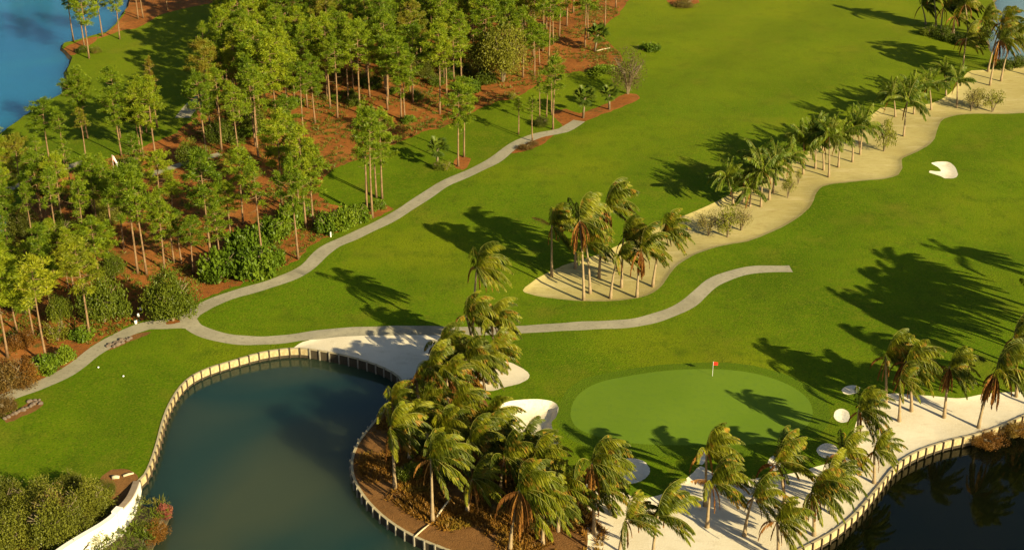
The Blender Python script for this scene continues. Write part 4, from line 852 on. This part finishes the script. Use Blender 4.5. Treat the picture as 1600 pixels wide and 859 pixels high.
for bx, by, w, h, lab in [(1452, 56, 5, 2.4, 'dark shrub at the left foot of the far palm clump'), (1478, 62, 6, 3.0, 'dark shrub in the middle of the far palm clump'), (1502, 68, 5, 2.6, 'dark shrub at the right foot of the far palm clump'), (1536, 64, 5, 5.0, 'dark tall bush against the far water'), (1568, 108, 5, 2.6, 'dark bush behind the slanting pale trunk'), (1592, 104, 5, 2.4, 'dark bush at the right edge by the far water')]:
    shrub(bx, by, w, h, 'dark', lab, 'dark shrubs at the far lake corner', v=bx % 3)
for i, (bx, by) in enumerate([(650, 615), (672, 600), (690, 575), (712, 600), (735, 610), (640, 650), (670, 660), (705, 680), (745, 680), (720, 720), (760, 735), (790, 740), (700, 745), (745, 770), (780, 800), (830, 770), (860, 770), (880, 800), (845, 820), (905, 815), (660, 700), (640, 745)]):
    shrub(bx, by, random.uniform(3, 4.6), random.uniform(1.2, 2.2), ('dark', 'fern', 'brown')[i % 3] if i % 5 else 'dark', {0: 'dark green low shrub', 1: 'rusty ferny clump', 2: 'brown leaved low shrub'}[0 if i % 5 == 0 else i % 3] + ' in the shade under the point palms', 'low shrubs under the point palms', v=i % 3)
for i, (bx, by, ty, w, key, lab) in enumerate([(40, 372, 318, 60, 'olive', 'olive broadleaf tree at the left edge above the yellow green pines'), (95, 382, 330, 62, 'oak', 'dark broadleaf tree under the wide brown hung pine'), (150, 392, 342, 56, 'olive', 'olive broadleaf tree left of the orange slope'), (60, 432, 372, 60, 'oak', 'dark broadleaf tree behind the yellow green pine crowns'),
    (118, 425, 372, 54, 'olive', 'olive broadleaf tree behind the bright yellow head'), (178, 436, 388, 50, 'oak', 'dark broadleaf tree between yellow head and orange slope'), (20, 425, 366, 56, 'olive', 'olive broadleaf tree low at the left edge of the wood'), (40, 490, 440, 50, 'oak', 'dark broadleaf tree behind the thick orange pine trunk'),
    (96, 505, 456, 46, 'oak', 'dark broadleaf bush tree between orange trunk and yellow headed pine'), (345, 225, 178, 56, 'oak', 'dark broadleaf tree at the left end of the dense middle wood'), (395, 205, 158, 52, 'oak', 'dark broadleaf tree low in the dense middle wood'), (300, 262, 218, 50, 'oak', 'dark broadleaf tree above the orange slope'),
    (700, 95, 48, 60, 'oak', 'dark broadleaf tree deep in the wood before the olive brown trees'), (660, 120, 84, 44, 'olive', 'olive broadleaf tree behind the bright pine pair')]):
    tree_px(bx, by, ty, w, key, lab, group='broadleaf trees among the pines', name='broadleaf_tree', cat='tree', lift=.9, v=i % 3)
# dark shrubs under the pines, alike
poly = np.array([at(*p)[:2] for p in [(350, 60), (325, 150), (330, 230), (470, 215), (600, 175), (760, 115), (880, 60), (900, 0), (400, 0)]]); lo, hi = poly.min(0), poly.max(0); n = 0
for q in rng.uniform(lo, hi, (1800, 2)):
    if n >= 80: break
    if not inside(q[None], poly)[0]: continue
    n += 1; t = empty('shrub', (q[0], q[1], gz(*q)), random.uniform(0, 6)); tag(t, 'dark shrub hidden beneath the pine crowns inside the wood', 'shrub', 'shrubs beneath the pine crowns')
    s = random.uniform(1.3, 2.4); o = link('foliage', bush_mesh('dark' if n % 3 else 'seagrape', n % 3), t); o.scale = (s, s, s * 1.1); o = link('stem', woody(n % 3), t); o.scale = (s, s, s)

n = 0
for q in rng.uniform(lo, hi, (1800, 2)):
    if n >= 60: break
    if not inside(q[None], poly)[0]: continue
    n += 1; t = empty('shrub', (q[0], q[1], gz(*q)), random.uniform(0, 6)); tag(t, 'bright yellow green shrub growing among the pine trunks of the wood', 'shrub', 'bright shrubs among the pine trunks')
    s = random.uniform(1.1, 2.1); o = link('foliage', bush_mesh('lime' if n % 3 else 'seagrape', n % 3), t); o.scale = (s * 1.2, s * 1.2, s); o = link('stem', woody(n % 3), t); o.scale = (s, s, s)

# ------------------------------------------------------------------ ground cover nobody could count
def tufts(name, poly, n, size, mat, blades_n=9, avoid=(), clump=None, z=None):
    lo, hi = poly.min(0), poly.max(0); Q = rng.uniform(lo, hi, (n * 3, 2)); Q = Q[inside(Q, poly)]
    for w in avoid: Q = Q[~inside(Q, w)]
    if clump: Q = Q[(np.sin(Q[:, 0] * clump + 1) + np.sin(Q[:, 1] * clump * 1.2) + rng.normal(0, .7, len(Q))) > 0]
    Q = Q[:n]; P = np.column_stack([Q, ground_z(Q) - .02]); s = size * rng.uniform(.5, 1.3, len(P))
    cc = np.repeat(P, blades_n, 0); ss = np.repeat(s, blades_n); d = rng.normal(size=(len(cc), 3)); d[:, 2] = np.abs(d[:, 2]) * .7 + .35; d = unit(d)
    cc = cc + np.column_stack([rng.normal(0, .12, (len(cc), 2)), np.zeros(len(cc))])
    tag(link(name, poly_soup(name, blades(cc, d, ss * rng.uniform(.7, 1.2, len(cc)), ss * .075), mat)), kind='stuff')
inner_point = point_line.mean(0) * .0 + POINT_MULCH; c_ = POINT_MULCH.mean(0)
fern_poly = np.array([at(*p)[:2] for p in [(603, 650), (572, 690), (558, 722), (564, 745), (590, 772), (640, 800), (690, 825), (760, 850), (830, 880), (950, 900), (945, 830), (900, 775), (860, 728), (790, 690), (750, 620), (720, 550), (690, 560), (660, 605), (625, 640)]])
tufts('brown_ferns', fern_poly, 10000, .60, M['fern'], 13, clump=.55)
tufts('undergrowth', STRAW, 20000, .62, M['weed'], 9, avoid=PATHS + CLEAR, clump=.35)
tufts('bank_ferns', lb, 500, .6, M['weed'], 8)

# ------------------------------------------------------------------ small things
def pin(bx, by, h, cloth, label, second=None, droop=0.0, fs=1.0):
    p = on(bx, by); t = empty('golf_flag', p); tag(t, label, 'golf flag')
    b = MB(); b.tube([(0, 0, -.1), (0, 0, h)], .022, 8); b.tube([(0, 0, h), (0, 0, h + .05)], [.035, .02], 8); link('pole', b.mesh('flag_pole', M['white']), t)
    V, fs_ = [], []; nx, nz = 9, 6; W, Hh = .62 * fs, .46 * fs
    for i in range(nx):
        for j in range(nz):
            u, w = i / (nx - 1), j / (nz - 1); V.append((u * W * (1 - .5 * droop), .07 * math.sin(u * 6 + w) * u + u * .1, h - .03 - w * Hh - u * u * (.15 + droop) * W))
    for i in range(nx - 1):
        for j in range(nz - 1): fs_.append((i * nz + j, i * nz + j + 1, (i + 1) * nz + j + 1, (i + 1) * nz + j))
    V2 = [(x, y + .012, z) for x, y, z in V]; n0 = len(V); ff = fs_ + [tuple(n0 + k for k in f)[::-1] for f in fs_]
    if second is None: link('flag_cloth', mesh('flag_cloth', V + V2, ff, M[cloth], True), t)
    else:
        a = [f for f in fs_ if (f[0] // nz) >= 2 and (f[0] % nz) < 4 or (f[0] // nz) >= 5]; c = [f for f in fs_ if f not in a]
        for nm, g_, m_ in (('flag_cloth', a, cloth), ('flag_stripe', c, second)): link(nm, mesh(nm, V + V2, g_ + [tuple(n0 + k for k in f)[::-1] for f in g_], M[m_], True), t)
    b = MB(); b.tube([(0, 0, .0), (0, 0, .012)], .07, 10); link('hole_cup', b.mesh('hole_cup', M['ink']), t)
pin(1113, 588, 2.13, 'red', 'red golf flag on a white pole on the putting green')
pin(179, 272, 3.6, 'white', 'large white and faded red flag on a pole in the wood clearing', 'pinkred', .9, 2.1)
# ball washer and small signs by the path bend
p = on(217, 500); t = empty('ball_washer', p); tag(t, 'white ball washer on a dark post beside the path bend', 'ball washer')
b = MB(); b.tube([(0, 0, 0), (0, 0, .75)], .05, 8); b.box((0, 0, .02), (.4, .4, .06)); link('post', b.mesh('post', M['dkgreen']), t)
b = MB(); b.tube([(0, 0, .70), (0, 0, .76), (0, 0, 1.02), (0, 0, 1.14), (0, 0, 1.18)], [.10, .17, .17, .12, .04], 10); link('washer_body', b.mesh('washer_body', M['white'], True), t)
b = MB(); b.tube([(0, 0, 1.18), (0, 0, 1.32)], .02, 6); b.tube([(-.1, 0, 1.32), (.1, 0, 1.32)], .03, 6); link('handle', b.mesh('handle', M['ink']), t)
p = on(212, 504); t = empty('cooler', p); tag(t, 'small white water cooler with a dark lid beside the ball washer', 'cooler')
b = MB(); b.tube([(0, 0, 0), (0, 0, .05), (0, 0, .5), (0, 0, .56)], [.17, .2, .22, .2], 10); link('barrel', b.mesh('barrel', M['white'], True), t)
b = MB(); b.tube([(0, 0, .562), (0, 0, .62), (0, 0, .64)], [.215, .21, .05], 10); link('lid', b.mesh('lid', M['dkgreen'], True), t)
p = on(222, 492); t = empty('tee_sign', p); tag(t, 'little white tee sign on a post in the dark gap between the oaks', 'sign')
b = MB(); b.tube([(0, 0, 0), (0, 0, 1.2)], .04, 6); link('post', b.mesh('post', M['dkgreen']), t)
b = MB(); b.box((0, -.05, 1.2), (.42, .04, .36)); link('sign_board', b.mesh('sign_board', M['white']), t)
p = on(517, 369); t = empty('yardage_stake', p); tag(t, 'short white stake between path hedge and cart path', 'stake')
b = MB(); b.box((0, 0, .38), (.16, .16, .8)); b.tube([(0, 0, .78), (0, 0, .9)], [.11, .01], 4); link('post', b.mesh('post', M['white']), t)
for bx, by, lab in ((154, 576, 'white tee marker nearer the path on the tee lawn'), (193, 589, 'white tee marker nearer the pond on the tee lawn')):
    p = on(bx, by); t = empty('tee_marker', p); tag(t, lab, 'tee marker', 'tee markers on the lawn')
    b = MB(); b.tube([(0, 0, .02), (0, 0, .05), (0, 0, .11), (0, 0, .17), (0, 0, .2)], [.07, .11, .13, .10, .02], 10); link('ball', b.mesh('ball', M['white'], True), t)
    b = MB(); b.tube([(0, 0, -.08), (0, 0, .05)], .03, 6); link('spike', b.mesh('spike', M['ink']), t)
# rocks, one by one
def rock_mesh(i):
    me = bpy.data.meshes.new('rock'); import bmesh; bm = bmesh.new(); bmesh.ops.create_icosphere(bm, subdivisions=2, radius=1); r = np.random.default_rng(i); k = r.normal(size=(5, 3))
    for v in bm.verts:
        n = np.array(v.co); s = 1 + .16 * sum(math.sin(q @ n * 1.7 + j) for j, q in enumerate(k)) / 2; v.co *= max(.55, s)
    bm.to_mesh(me); bm.free(); me.materials.append(M['rock']); return me
ROCKS = [rock_mesh(i) for i in range(5)]
for grp, lab, L_ in (('rocks in the mulch strip by the path', 'brown rock lying in the mulch strip between path and tee lawn', [(168, 541), (172, 538), (176, 537), (181, 535), (186, 533), (190, 531), (195, 530), (199, 528), (204, 528), (178, 541), (184, 538), (192, 535), (200, 531)]),
                     ('rocks at the left edge bed', 'rock in the row below the brown bush at the left edge', [(8, 656), (14, 653), (19, 650), (25, 648), (30, 645), (36, 643), (42, 640), (48, 637), (53, 634), (58, 631), (62, 628), (55, 628), (47, 630), (64, 633)])):
    for i, (x, y) in enumerate(L_):
        o = link('rock', ROCKS[i % 5], None, on(x, y) + np.array([0, 0, .08])); s = random.uniform(.16, .34); o.scale = (s * 1.3, s, s * .7); o.rotation_euler = (0, 0, random.uniform(0, 6)); tag(o, lab, 'rock', grp)
# logs and fallen trunks
def log(a, b_, r0, label, z0=.12, z1=.12):
    A, B = on(*a), on(*b_); m = MB(); A[2] += z0; B[2] += z1; mid = (A + B) / 2; mid[2] += .05
    m.tube([tuple(A - A), tuple(mid - A), tuple(B - A)], [r0, r0 * .9, r0 * .7], 7); o = link('log', m.mesh('log', M['log'], True), None, A); tag(o, label, 'log', 'fallen wood')
log((176, 749), (187, 748), .26, 'thick bleached log left of the other at the pond corner'); log((193, 746), (209, 741), .16, 'thin bleached log close to the white wall end')
log((648, 838), (672, 818), .10, 'brown stick lying on the mulch by the point seawall'); log((681, 810), (704, 788), .12, 'straight broken pole leaning beside the pale trunk palm', .1, .9)
log((932, 80), (953, 76), .14, 'white fallen branch on red straw by the fairway')
